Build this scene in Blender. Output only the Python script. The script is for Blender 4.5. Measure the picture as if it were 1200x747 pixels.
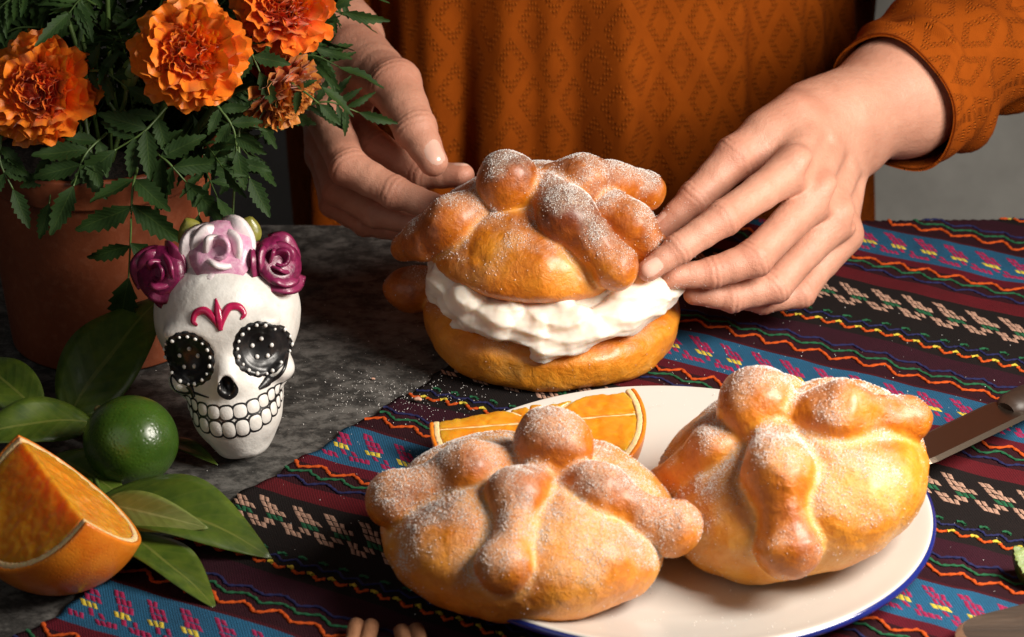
import bpy, bmesh, math, random
import numpy as np
from mathutils import Matrix, Vector, Euler, Quaternion
random.seed(7); rng = np.random.default_rng(7)
for o in list(bpy.data.objects): bpy.data.objects.remove(o)
SC = bpy.context.scene; COL = SC.collection
K = 0.01                                   # all lengths below are written in centimetres
R = math.radians

# ------------------------------------------------------------------ camera, world, lamps, exposure
cam = bpy.data.cameras.new('camera'); cam_o = bpy.data.objects.new('camera', cam); COL.objects.link(cam_o)
cam_o.location = (0, -113*K, 65*K); cam_o.rotation_euler = (R(64), 0, 0)
cam.lens = 100; cam.sensor_width = 36; cam.clip_start = 0.02; cam.clip_end = 100
cam.dof.use_dof = True; cam.dof.focus_distance = 1.36; cam.dof.aperture_fstop = 15
SC.camera = cam_o
W = bpy.data.worlds.new('World'); SC.world = W; W.use_nodes = True
bgn = W.node_tree.nodes['Background']; bgn.inputs[0].default_value = (0.80, 0.86, 1.0, 1); bgn.inputs[1].default_value = 0.010

def area_lamp(name, loc, target, size, power, color, spread=180):
    l = bpy.data.lights.new(name, 'AREA'); l.shape = 'SQUARE'; l.size = size*K; l.energy = power; l.color = color; l.spread = R(spread)
    o = bpy.data.objects.new(name, l); COL.objects.link(o); o.location = Vector(loc)*K
    o.rotation_euler = (Vector(target)-Vector(loc)).to_track_quat('-Z', 'Y').to_euler()
    return o
area_lamp('key_lamp', (46, -17, 45), (7, 4, 4), 28, 6.5, (1.0, 0.925, 0.83), 150)  # unseen soft key lamp at the right, placed to suit the shadows
area_lamp('fill_lamp', (-48, -70, 66), (-6, 2, 4), 70, .9, (1.0, 0.95, 0.90))  # weak fill lamp added at front left to lift the shaded sides
SC.view_settings.view_transform = 'Standard'; SC.view_settings.look = 'None'
SC.view_settings.gamma = 1; SC.view_settings.exposure = 0.0

# ------------------------------------------------------------------ object helpers
def tag(o, label=None, cat=None, group=None, kind=None):
    if label: o['label'] = label
    if cat: o['category'] = cat
    if group: o['group'] = group
    if kind: o['kind'] = kind
    return o
def wloc(o):
    v = np.zeros(3)
    while o is not None:
        v += np.array(o.location)/K; o = o.parent
    return v
def thing(name, loc, label, cat, group=None):
    o = bpy.data.objects.new(name, None); COL.objects.link(o); o.empty_display_size = .02
    o.location = Vector(loc)*K
    return tag(o, label, cat, group)
def mesh_of(name, v, f, mats=(), smooth=True, uv=None, attrs=None, normals=None, fmat=None):
    me = bpy.data.meshes.new(name)
    v = np.asarray(v, dtype=np.float64)*K
    if isinstance(f, np.ndarray) and f.ndim == 2:
        k = f.shape[1]; nf = len(f)
        me.vertices.add(len(v)); me.vertices.foreach_set('co', v.astype(np.float32).ravel())
        me.loops.add(nf*k); me.loops.foreach_set('vertex_index', f.astype(np.int32).ravel())
        me.polygons.add(nf); me.polygons.foreach_set('loop_start', (np.arange(nf)*k).astype(np.int32))
        try: me.polygons.foreach_set('loop_total', np.full(nf, k, np.int32))
        except Exception: pass
        me.update(calc_edges=True); me.validate()
    else:
        me.from_pydata([tuple(x) for x in v], [], [tuple(int(i) for i in x) for x in f]); me.update()
    for m in mats: me.materials.append(m)
    if smooth: me.polygons.foreach_set('use_smooth', np.ones(len(me.polygons), bool))
    if fmat is not None: me.polygons.foreach_set('material_index', np.asarray(fmat, np.int32))
    if uv is not None:
        l = me.uv_layers.new(name='UVMap'); li = np.zeros(len(me.loops), np.int32); me.loops.foreach_get('vertex_index', li)
        l.data.foreach_set('uv', np.asarray(uv, np.float32)[li].ravel())
    for k2, a in (attrs or {}).items():
        at = me.attributes.new(k2, 'FLOAT', 'POINT'); at.data.foreach_set('value', np.asarray(a, np.float32))
    if normals is not None: me.normals_split_custom_set_from_vertices([tuple(n) for n in normals])
    return me
def add(name, v, f, mat, parent=None, origin=None, **kw):
    """vertices in world cm; the object sits at origin (cm) or at its parent"""
    o0 = wloc(parent) if parent is not None else np.zeros(3)
    og = np.asarray(origin, float) if origin is not None else o0
    mats = mat if isinstance(mat, (list, tuple)) else [mat]
    me = mesh_of(name, np.asarray(v, float)-og, f, mats, **kw)
    o = bpy.data.objects.new(name, me); COL.objects.link(o); o.location = Vector(og-o0)*K
    if parent is not None: o.parent = parent
    return o
def inst(name, me, parent, M):
    """shared mesh; M = 4x4 in cm relative to parent"""
    o = bpy.data.objects.new(name, me); COL.objects.link(o)
    if parent is not None: o.parent = parent
    M = M.copy(); M.translation = M.translation*K; o.matrix_local = M
    return o
def grid_faces(nu, nv, cu=False, cv=False):
    i = np.arange(nu if cu else nu-1); j = np.arange(nv if cv else nv-1)
    I, J = np.meshgrid(i, j, indexing='ij'); I = I.ravel(); J = J.ravel(); I2 = (I+1) % nu; J2 = (J+1) % nv
    return np.stack([I*nv+J, I2*nv+J, I2*nv+J2, I*nv+J2], 1)
def lathe(prof, n=96, c=(0, 0, 0)):
    prof = np.array(prof, float); a = np.linspace(0, 2*np.pi, n, endpoint=False)
    v = np.stack([np.outer(np.cos(a), prof[:, 0]), np.outer(np.sin(a), prof[:, 0]), np.outer(np.ones(n), prof[:, 1])], -1).reshape(-1, 3)+np.array(c)
    return v, grid_faces(n, len(prof), cu=True)
def smooth_path(pts, n):
    pts = np.array(pts, float); k = len(pts); t = np.linspace(0, k-1, n); out = []
    P = np.vstack([2*pts[0]-pts[1], pts, 2*pts[-1]-pts[-2]])
    for s in t:
        i = min(int(s), k-2); u = s-i; p0, p1, p2, p3 = P[i:i+4]
        out.append(.5*((2*p1)+(-p0+p2)*u+(2*p0-5*p1+4*p2-p3)*u*u+(-p0+3*p1-3*p2+p3)*u**3))
    return np.array(out)
def tube(pts, rad, n=10, flat=1.0, up=(0, 0, 1), caps=True):
    pts = np.array(pts, float); m = len(pts); rad = np.broadcast_to(np.asarray(rad, float), (m,))
    T = np.gradient(pts, axis=0); T /= np.linalg.norm(T, axis=1, keepdims=True)+1e-9
    up = np.array(up, float); S = np.cross(T, up); bad = np.linalg.norm(S, axis=1) < .15
    S[bad] = np.cross(T[bad], [0.3, 1, .2]); S /= np.linalg.norm(S, axis=1, keepdims=True); U = np.cross(S, T)
    a = np.linspace(0, 2*np.pi, n, endpoint=False)
    v = (pts[:, None]+rad[:, None, None]*(np.cos(a)[None, :, None]*S[:, None]+flat*np.sin(a)[None, :, None]*U[:, None])).reshape(-1, 3)
    f = [tuple(q) for q in grid_faces(m, n, cv=True)]
    if caps: f += [tuple(range(n))[::-1], tuple((m-1)*n+i for i in range(n))]
    return v, f
def merge(parts):
    V, F, n = [], [], 0
    for v, f in parts:
        v = np.asarray(v); V.append(v); F += [tuple(int(i)+n for i in q) for q in f]; n += len(v)
    return np.vstack(V), F

# ------------------------------------------------------------------ numpy noise and signed distance shapes
def _h(ix, iy, iz, seed):
    n = (ix*374761393+iy*668265263+iz*2147483647+seed*974634777) & 0xffffffff
    n = ((n ^ (n >> 13))*1274126177) & 0xffffffff
    return ((n ^ (n >> 16)) & 0xffff)/65535.0
def noise(p, freq=1.0, seed=0):
    p = np.asarray(p, float)*freq; i = np.floor(p).astype(np.int64); f = p-i; f = f*f*(3-2*f); out = 0
    for dx in (0, 1):
        for dy in (0, 1):
            for dz in (0, 1):
                w = (f[:, 0] if dx else 1-f[:, 0])*(f[:, 1] if dy else 1-f[:, 1])*(f[:, 2] if dz else 1-f[:, 2])
                out = out+w*_h(i[:, 0]+dx, i[:, 1]+dy, i[:, 2]+dz, seed)
    return out*2-1
def fbm(p, freq=1.0, oct=3, seed=0):
    s, a, t = 0, 1.0, 0
    for o in range(oct):
        s = s+a*noise(p, freq*2**o, seed+o*17); t += a; a *= .5
    return s/t
def smin(a, b, k):
    h = np.clip(.5+.5*(b-a)/k, 0, 1); return b+(a-b)*h-k*h*(1-h)
def smax(a, b, k): return -smin(-a, -b, k)
def sd_cap(p, a, b, ra, rb):
    a = np.asarray(a, float); ab = np.asarray(b, float)-a; q = p-a
    t = np.clip(q@ab/(ab@ab+1e-9), 0, 1); return np.linalg.norm(q-t[:, None]*ab, axis=1)-(ra+t*(rb-ra))
def sd_ell(p, c, r):
    q = (p-np.asarray(c, float)); r = np.asarray(r, float); k0 = np.linalg.norm(q/r, axis=1); k1 = np.linalg.norm(q/r**2, axis=1)
    return k0*(k0-1)/(k1+1e-6)
def sd_sph(p, c, r): return np.linalg.norm(p-np.asarray(c, float), axis=1)-r
def sd_chain(p, pts, rs, k=.15):
    d = None
    for i in range(len(pts)-1):
        e = sd_cap(p, pts[i], pts[i+1], rs[i], rs[i+1]); d = e if d is None else smin(d, e, k)
    return d
def surfnet(f, lo, hi, h, margin=.4, proj=2):
    lo = np.array(lo, float); hi = np.array(hi, float); m = 4
    nc = np.ceil((hi-lo)/(h*m)).astype(int)+1
    def pts(idx, step): return lo+idx*step
    ci = np.stack(np.meshgrid(*[np.arange(k) for k in nc], indexing='ij'), -1).reshape(-1, 3)
    fc = f(pts(ci+.375, h*m)).reshape(nc)
    val = np.repeat(np.repeat(np.repeat(fc, m, 0), m, 1), m, 2).astype(np.float32)
    idx = np.argwhere(np.abs(val) < h*m*1.0+margin)
    B = 400000
    for s in range(0, len(idx), B):
        q = idx[s:s+B]; val[q[:, 0], q[:, 1], q[:, 2]] = f(pts(q, h))
    s = val < 0; sh = np.array(s.shape)-1
    offs = [(x, y, z) for x in (0, 1) for y in (0, 1) for z in (0, 1)]
    cnt = sum(s[x:sh[0]+x, y:sh[1]+y, z:sh[2]+z].astype(np.int8) for x, y, z in offs)
    act = np.argwhere((cnt > 0) & (cnt < 8))
    cv = np.stack([val[act[:, 0]+x, act[:, 1]+y, act[:, 2]+z] for x, y, z in offs], 1)
    pos = np.zeros((len(act), 3)); num = np.zeros(len(act))
    for i, a in enumerate(offs):
        for j, b in enumerate(offs):
            if j > i and sum(abs(a[k]-b[k]) for k in range(3)) == 1:
                va, vb = cv[:, i], cv[:, j]; x = (va < 0) != (vb < 0); t = np.where(x, va/(va-vb+1e-12), 0)
                pos += np.where(x[:, None], np.array(a)+t[:, None]*(np.array(b)-np.array(a)), 0); num += x
    pos = lo+(act+pos/num[:, None])*h
    imap = -np.ones(tuple(sh), np.int64); imap[act[:, 0], act[:, 1], act[:, 2]] = np.arange(len(act))
    F = []
    for ax in range(3):
        b, c = (ax+1) % 3, (ax+2) % 3
        sl0 = [slice(None)]*3; sl1 = [slice(None)]*3; sl0[ax] = slice(0, -1); sl1[ax] = slice(1, None)
        e = np.argwhere(s[tuple(sl0)] != s[tuple(sl1)])
        e = e[(e[:, b] > 0) & (e[:, c] > 0) & (e[:, b] < sh[b]) & (e[:, c] < sh[c])]
        def cell(db, dc):
            q = e.copy(); q[:, b] += db; q[:, c] += dc; return imap[q[:, 0], q[:, 1], q[:, 2]]
        quad = np.stack([cell(-1, -1), cell(0, -1), cell(0, 0), cell(-1, 0)], 1)
        flip = ~s[e[:, 0], e[:, 1], e[:, 2]]; quad[flip] = quad[flip][:, ::-1]; F.append(quad)
    F = np.vstack(F); F = F[(F >= 0).all(1)]
    for _ in range(proj):
        g = grad(f, pos); d = f(pos); pos = pos-np.clip(d, -h, h)[:, None]*g
    return pos, F
def grad(f, p, e=.02):
    g = np.stack([f(p+np.eye(3)[i]*e)-f(p-np.eye(3)[i]*e) for i in range(3)], 1)
    return g/(np.linalg.norm(g, axis=1, keepdims=True)+1e-9)
def vnormals(v, f):
    n = np.cross(v[f[:, 2]]-v[f[:, 0]], v[f[:, 3]]-v[f[:, 1]]); o = np.zeros_like(v)
    for k in range(4): np.add.at(o, f[:, k], n)
    return o/(np.linalg.norm(o, axis=1, keepdims=True)+1e-9)
def rot(ax, deg): return np.array(Matrix.Rotation(R(deg), 3, ax))

# ------------------------------------------------------------------ material helpers
class Mat:
    def __init__(s, name):
        s.m = bpy.data.materials.new(name); s.m.use_nodes = True; s.t = s.m.node_tree; s.b = s.t.nodes['Principled BSDF']
        s.tc = None
    def n(s, typ, **kw):
        o = s.t.nodes.new(typ)
        for k, v in kw.items(): setattr(o, k, v)
        return o
    def link(s, a, b): s.t.links.new(a, b)
    def set(s, **kw):
        for k, v in kw.items():
            k = k.replace('_', ' ')
            i = s.b.inputs[k]
            if hasattr(v, 'is_linked') or isinstance(v, bpy.types.NodeSocket): s.link(v, i)
            else: i.default_value = (*v, 1) if isinstance(v, tuple) and len(v) == 3 and i.type == 'RGBA' else v
        return s
    def coord(s, kind='Object', scale=(1, 1, 1)):
        tc = s.n('ShaderNodeTexCoord'); mp = s.n('ShaderNodeMapping'); mp.inputs['Scale'].default_value = scale
        s.link(tc.outputs[kind], mp.inputs[0]); return mp.outputs[0]
    def noise(s, scale, detail=4, rough=.55, vec=None, dist=0):
        o = s.n('ShaderNodeTexNoise'); o.inputs['Scale'].default_value = scale; o.inputs['Detail'].default_value = detail
        o.inputs['Roughness'].default_value = rough; o.inputs['Distortion'].default_value = dist
        s.link(vec if vec is not None else s.coord(), o.inputs['Vector']); return o.outputs[0]
    def vor(s, scale, vec=None, feature='F1'):
        o = s.n('ShaderNodeTexVoronoi', feature=feature); o.inputs['Scale'].default_value = scale
        s.link(vec if vec is not None else s.coord(), o.inputs['Vector']); return o.outputs['Distance']
    def attr(s, name): 
        o = s.n('ShaderNodeAttribute'); o.attribute_name = name; return o.outputs['Fac']
    def ramp(s, fac, stops, interp='LINEAR'):
        o = s.n('ShaderNodeValToRGB'); r = o.color_ramp; r.interpolation = interp
        while len(r.elements) < len(stops): r.elements.new(.5)
        for e, (p, c) in zip(r.elements, stops):
            e.position = p; e.color = (*c, 1) if not isinstance(c, (int, float)) else (c, c, c, 1)
        s.link(fac, o.inputs[0]); return o.outputs[0]
    def mix(s, fac, a, b, mode='MIX'):
        o = s.n('ShaderNodeMix', data_type='RGBA', blend_type=mode)
        for sock, v in ((o.inputs[0], fac), (o.inputs[6], a), (o.inputs[7], b)):
            if isinstance(v, bpy.types.NodeSocket): s.link(v, sock)
            elif isinstance(v, tuple): sock.default_value = (*v, 1)
            else: sock.default_value = v
        return o.outputs[2]
    def math(s, op, a, b=0.0, c=0.0):
        o = s.n('ShaderNodeMath', operation=op)
        for sock, v in zip(o.inputs, (a, b, c)):
            if isinstance(v, bpy.types.NodeSocket): s.link(v, sock)
            else: sock.default_value = v
        return o.outputs[0]
    def bump(s, h, strength=.5, dist=.001, prev=None):
        o = s.n('ShaderNodeBump'); o.inputs['Strength'].default_value = strength; o.inputs['Distance'].default_value = dist
        s.link(h, o.inputs['Height'])
        if prev is not None: s.link(prev, o.inputs['Normal'])
        s.link(o.outputs[0], s.b.inputs['Normal']); return o.outputs[0]
def plain(name, col, rough=.5, var=.25, nscale=300, bump=0, bscale=800, bdist=.0003, **kw):
    m = Mat(name); f = m.noise(nscale, 4)
    c2 = tuple(min(1, x*(1+var)) for x in col); c1 = tuple(x*(1-var) for x in col)
    m.set(Base_Color=m.ramp(f, [(.3, c1), (.7, c2)]), Roughness=rough, **kw)
    if bump: m.bump(m.noise(bscale, 5), bump, bdist)
    return m.m

# bread crust: bake and sugar come from the shape of each loaf
def crust_material():
    m = Mat('crust'); bake = m.attr('bake'); sug = m.attr('sugar')
    fine = m.noise(140, 6, .65); b2 = m.math('ADD', bake, m.math('MULTIPLY', m.math('SUBTRACT', m.math('ADD', m.math('MULTIPLY', fine, .6), m.math('MULTIPLY', m.noise(430, 4, .7), .4)), .5), .75))
    c = m.ramp(b2, [(.0, (.80, .41, .095)), (.25, (.74, .28, .022)), (.5, (.60, .175, .007)), (.75, (.38, .088, .004)), (1.0, (.15, .027, .0025))])
    dust = m.noise(1100, 4, .75); dm = m.math('MULTIPLY', sug, m.ramp(dust, [(.38, 0.0), (.62, 1.0)]))
    c = m.mix(m.math('MULTIPLY', dm, .48), c, (.88, .74, .58))
    m.set(Base_Color=c, Roughness=m.math('ADD', m.math('MULTIPLY', dm, .35), .40), Subsurface_Weight=.06, Subsurface_Radius=(.6, .25, .1), Subsurface_Scale=.006, Coat_Weight=m.math('SUBTRACT', .34, m.math('MULTIPLY', dm, .33)), Coat_Roughness=.24)
    n = m.bump(m.noise(420, 5, .7), .45, .0009); n = m.bump(m.noise(170, 5, .65, None, .7), .55, .0018, n); n = m.bump(m.math('ABSOLUTE', m.math('SUBTRACT', m.noise(95, 5, .6, None, .9), .5)), .32, .0018, n); m.bump(dm, .5, .0006, n)
    return m.m
M = {}
M['crust'] = crust_material()
def sugar_material():
    m = Mat('sugar'); m.set(Base_Color=(.88, .85, .82), Roughness=.28, Subsurface_Weight=0.0, IOR=1.5); return m.m
M['sugar'] = sugar_material()
def cream_material():
    m = Mat('cream'); m.set(Base_Color=(.87, .765, .65), Roughness=.48, Subsurface_Weight=.7, Subsurface_Radius=(1, .75, .55), Subsurface_Scale=.007)
    m.bump(m.noise(420, 4), .15, .0006); return m.m
M['cream'] = cream_material()
def skin_material():
    m = Mat('skin'); f = m.noise(55, 5, .65); f2 = m.noise(420, 4, .7); fl = m.attr('flush')
    c = m.ramp(f, [(.3, (.50, .235, .155)), (.7, (.62, .325, .225))]); c = m.mix(m.math('MULTIPLY', f2, .30), c, (.48, .20, .13)); c = m.mix(m.math('MULTIPLY', fl, .42), c, (.52, .17, .105))
    m.set(Base_Color=c, Roughness=m.ramp(f2, [(.35, .42), (.65, .58)]), Subsurface_Weight=.16, Subsurface_Radius=(1, .35, .2), Subsurface_Scale=.003)
    v = m.vor(1500); n = m.bump(v, .30, .0005); n = m.bump(m.noise(330, 6, .7), .42, .0010, n); m.bump(m.noise(70, 4, .6, m.coord('Object', (1, 1, 1)), .6), .25, .002, n); return m.m
M['skin'] = skin_material()
M['nail'] = plain('nail', (.70, .43, .34), .2, .06, 200, Subsurface_Weight=.2, Subsurface_Scale=.003)

# ================================================================== SETTING: wall, floor, table
def wall_material():
    m = Mat('plaster'); a = m.noise(3.2, 6, .6); b = m.noise(22, 5, .6)
    m.set(Base_Color=m.mix(.4, m.ramp(a, [(.3, (.34, .335, .31)), (.7, (.52, .51, .475))]), m.ramp(b, [(.35, (.32, .31, .29)), (.65, (.56, .55, .51))])), Roughness=.85)
    m.bump(b, .3, .003); return m.m
v = np.array([(-220, 80, -75), (220, 80, -75), (220, 80, 160), (-220, 80, 160), (-220, 84, -75), (220, 84, -75), (220, 84, 160), (-220, 84, 160)])
BOX = [(0, 1, 2, 3), (5, 4, 7, 6), (4, 0, 3, 7), (1, 5, 6, 2), (3, 2, 6, 7), (4, 5, 1, 0)]
tag(add('wall', v, BOX, wall_material(), smooth=False), kind='structure')
tag(add('floor', [(-220, -200, -75), (220, -200, -75), (220, 79.5, -75), (-220, 79.5, -75)], [(0, 1, 2, 3)], plain('floor_tile', (.16, .14, .12), .6, .2, 20), smooth=False), kind='structure')

def table_material():
    m = Mat('worn_slate'); st = m.coord('Object', (1, 1.35, 1))
    big = m.noise(14, 6, .6); streak = m.noise(85, 8, .74, st, .25); fine = m.noise(900, 4, .7)
    f = m.math('ADD', m.math('MULTIPLY', streak, .75), m.math('MULTIPLY', big, .30))
    c = m.ramp(f, [(.40, (.014, .0135, .013)), (.50, (.045, .043, .040)), (.56, (.105, .10, .093)), (.68, (.17, .163, .152))])
    c = m.mix(m.ramp(fine, [(.55, 0.0), (.75, .4)]), c, (.20, .19, .175))
    m.set(Base_Color=c, Roughness=m.ramp(streak, [(.4, .70), (.65, .50)]), Specular_IOR_Level=.28); m.bump(f, .5, .0012); return m.m
def slab(x0, x1, y0, y1, z0, z1, b=.35):
    pr = [(b, 0), (0, b), (0, z1-z0-b), (b*.3, z1-z0-b*.3), (b, z1-z0)]
    V = []
    for ins, z in pr: V += [(x0+ins, y0+ins, z0+z), (x1-ins, y0+ins, z0+z), (x1-ins, y1-ins, z0+z), (x0+ins, y1-ins, z0+z)]
    F = [(3, 2, 1, 0)]
    for k in range(len(pr)-1):
        for i in range(4): j = (i+1) % 4; F.append((k*4+i, k*4+j, k*4+4+j, k*4+4+i))
    F.append(tuple(len(V)-4+i for i in range(4))); return np.array(V), F
v, f = slab(-75, 75, -70, 32.5, -4, 0)
tag(add('table', v, f, table_material(), origin=(0, 0, -4), smooth=False), 'dark grey tabletop with a worn scuffed stone surface', 'table')

# ================================================================== TABLECLOTH
CA = R(-28.5); cd = np.array([math.cos(CA), math.sin(CA)]); cn = np.array([-math.sin(CA), math.cos(CA)])
PER = 17.16; S0 = 3.1                      # stripe repeat and the near edge of one blue band
TE = 32.3                                  # back edge of the table
def cloth_pt(t, s, lift=0.0):
    """t along the stripes, s across them (cm) -> world point on the cloth"""
    t = np.asarray(t, float); s = np.asarray(s, float)
    x = t*cd[0]+s*cn[0]; y = t*cd[1]+s*cn[1]
    p = np.stack([x, y, np.zeros_like(x)], -1).reshape(-1, 3)
    p[:, :2] += .18*np.stack([noise(p, .22, 5), noise(p, .22, 9)], 1)
    te = p[:, 0]*0+TE+.12*np.sin(p[:, 0]*.25)
    z = .26+.13*noise(p, .16, 3)+.07*noise(p, .5, 4)+.025*noise(p, 1.3, 6)+lift
    over = p[:, 1]-te; m = over > 0
    z = np.where(m, .22-np.maximum(over-.25, 0)*.98-.1*np.clip(over, 0, 1)+lift*.3, z)
    p[:, 1] = np.where(m, te+np.minimum(over, .35)+lift, p[:, 1]); p[:, 2] = z
    return p.reshape(x.shape+(3,))
def t_left(s): return -10.9+.115*s+.12*np.sin(s*1.7)+.07*np.sin(s*4.3)
cl_root = thing('tablecloth', (4, 6, 0), 'woven striped tablecloth with embroidered zigzags in blue, crimson and black', 'tablecloth')
ns, nt = 300, 150
ss = np.linspace(-26, 48, ns); tt = np.linspace(0, 1, nt)
S, T = np.meshgrid(ss, tt, indexing='ij'); TT = t_left(S)+T*(52)
top = cloth_pt(TT, S).reshape(-1, 3); bot = top-np.array([0, 0, .16])
nv = len(top); gf = grid_faces(ns, nt)[:, ::-1]
edge = np.concatenate([np.arange(nt)[::-1], np.arange(0, ns)*nt, (ns-1)*nt+np.arange(nt), np.arange(ns)[::-1]*nt+nt-1])
sf = np.stack([edge[:-1], edge[1:], edge[1:]+nv, edge[:-1]+nv], 1)
def cloth_material():
    m = Mat('woven_stripes'); tc = m.n('ShaderNodeTexCoord'); sx = m.n('ShaderNodeSeparateXYZ'); m.link(tc.outputs['UV'], sx.inputs[0])
    t, s = sx.outputs[0], sx.outputs[1]
    wob = m.noise(9, 3); s2 = m.math('ADD', s, m.math('MULTIPLY', m.math('SUBTRACT', wob, .5), .16))
    fr = m.math('FRACT', m.math('DIVIDE', m.math('SUBTRACT', S0+PER*20, s2), PER))
    q = lambda x: x/PER
    blue, crim, black, purp, red2 = (.028, .155, .30), (.17, .012, .018), (.016, .013, .011), (.052, .010, .020), (.085, .010, .016)
    c = m.ramp(fr, [(0, blue), (q(3.35), (.16, .010, .022)), (q(4.1), (.045, .008, .012)), (q(5.9), crim), (q(7.15), black), (q(13.4), purp), (q(15.2), (.04, .008, .013)), (q(16.9), red2)], 'CONSTANT')
    wv = m.math('SINE', m.math('MULTIPLY', t, 2*math.pi/.075)); wu = m.math('SINE', m.math('MULTIPLY', s, 2*math.pi/.085))
    ph = m.math('SINE', m.math('ADD', m.math('MULTIPLY', t, 2*math.pi/.15), m.math('MULTIPLY', s, 2*math.pi/.17)))
    w = m.math('ADD', m.math('MULTIPLY', wv, wu), m.math('MULTIPLY', ph, .5))
    w = m.math('ADD', w, m.math('MULTIPLY', m.noise(700, 3), .8))
    c = m.mix(m.ramp(w, [(.0, .55), (.9, 0.0)]), c, (.012, .010, .014))
    c = m.mix(m.ramp(m.noise(30, 4), [(.35, .0), (.75, .35)]), c, (.02, .012, .012))
    m.set(Base_Color=c, Roughness=.92, Specular_IOR_Level=.08); m.bump(w, .6, .0006); return m.m
M['cloth'] = cloth_material()
uv = np.stack([TT.ravel(), S.ravel()], 1); uv = np.vstack([uv, uv])
add('woven_panel', np.vstack([top, bot]), np.vstack([gf, gf[:, ::-1]+nv, sf]), M['cloth'], cl_root, uv=uv)
def yarn(name, col):
    m = Mat(name); f = m.noise(900, 4, .7); m.set(Base_Color=m.ramp(f, [(.3, tuple(x*.55 for x in col)), (.7, tuple(min(1, x*1.2) for x in col))]), Roughness=.8, Specular_IOR_Level=.2)
    m.bump(f, .5, .0005); return m.m
Y = dict(orange=yarn('orange_yarn', (.52, .075, .008)), green=yarn('green_yarn', (.016, .105, .045)), navy=yarn('navy_yarn', (.016, .018, .075)), yellow=yarn('yellow_yarn', (.62, .48, .05)),
         tan=yarn('tan_yarn', (.42, .25, .18)), magenta=yarn('magenta_yarn', (.32, .016, .075)))
def visible(p):                           # keep embroidery to the part of the cloth the table carries
    return (p[..., 1] < 35) & (p[..., 1] > -18) & (p[..., 0] < 34)
def zig(sc, amp, wl, phase, col, rad, keep=None, seed=0):
    n_per = 14; tl = float(t_left(np.array(sc))); t = np.arange(tl+.05, 38, wl/n_per)
    x = (t/wl+phase) % 1; tri = np.where(x < .5, 4*x-1, 3-4*x); tri = np.round(tri*3)/3*.7+tri*.3
    jit = noise(np.stack([t, t*0, t*0], 1), 3.0, seed)*.06
    p = cloth_pt(t, sc+amp*tri+jit, rad*.35); ok = visible(p); parts = []
    if keep is not None: ok &= keep(x)
    run = []
    def flush():
        if len(run) > 1: parts.append(tube(p[run], rad*(1+.32*np.sin(np.array(run)*2.1)), 6, .55))
        run.clear()
    for i in range(len(t)):
        if ok[i]: run.append(i)
        else: flush()
    flush()
    if parts:
        v, f = merge(parts); o = add('zigzag_thread', v, f, Y[col], cl_root); return o
def motif(tc, sc, bits, cw, ch, colmap):
    groups = {}; tc = tc+rng.uniform(-.07, .07); sc = sc+rng.uniform(-.05, .05)
    for r, row in enumerate(bits):
        for c, b in enumerate(row):
            if b == '.': continue
            t0 = tc+c*cw-.10*(-r)*0+r*cw*.35; s0 = sc-r*ch
            if t0 < float(t_left(np.array(s0)))+.1: continue
            a, bb = cw*.40*rng.uniform(.82, 1.12), ch*.45*rng.uniform(.8, 1.1); sk = cw*rng.uniform(.42, .68)
            q = []
            for (dt, ds) in ((-a, -bb), (a, -bb), (a, bb), (-a, bb)): q.append((t0+dt-sk*ds/bb, s0+ds))
            base = cloth_pt(np.array([x for x, _ in q]), np.array([y for _, y in q]), .005)
            if not visible(base).all(): continue
            cen = base.mean(0); tp = cen+(base-cen)*.62+np.array([0, 0, .045])
            v = np.vstack([base, tp]); F = [(0, 1, 5, 4), (1, 2, 6, 5), (2, 3, 7, 6), (3, 0, 4, 7), (4, 5, 6, 7)]
            groups.setdefault(colmap[b], []).append((v, F))
    for col, parts in groups.items():
        v, f = merge(parts); add('stitched_motif', v, f, Y[col], cl_root)
TAN = ['XX....', '.XXX..', '..XXXX', '...GGG', 'XX.XX.', '.XXX..']
MAG = ['XX....', '.XXX..', '..XXX.', '..YYY.', 'X...X.', 'XXXX..']
for k in range(-1, 4):
    b = S0+PER*k
    if b-4 < 45:
        for i in range(32): motif(-13+i*1.78+.3*k, b-.62, MAG, .30, .42, dict(X='magenta', Y='yellow'))
    zig(b-4.35, .32, 1.75, .1*k, 'orange', 0.098, seed=1); zig(b-4.95, .22, 1.75, .1*k+.15, 'green', 0.087, seed=2); zig(b-5.6, .2, 1.75, .1*k+.3, 'navy', 0.087, seed=3)
    for i in range(32): motif(-13+i*1.78+.9, b-7.9, TAN, .30, .42, dict(X='tan', G='green'))
    zig(b-11.75, .14, 1.06, .0, 'green', 0.082, keep=lambda x: (x > .25) & (x < .75), seed=4); zig(b-12.1, .18, 1.06, .2, 'navy', 0.075, seed=5)
    zig(b-12.75, .20, 1.06, .1, 'orange', 0.093, keep=lambda x: (x < .34) | (x > .66), seed=6); zig(b-12.75, .20, 1.06, .1, 'yellow', 0.093, keep=lambda x: (x >= .3) & (x <= .7), seed=6)
    zig(b-14.9, .2, 1.75, .3, 'navy', 0.087, seed=7); zig(b-15.45, .22, 1.75, .15, 'green', 0.087, seed=8); zig(b-16.15, .32, 1.75, 0, 'orange', 0.098, seed=9)

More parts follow.
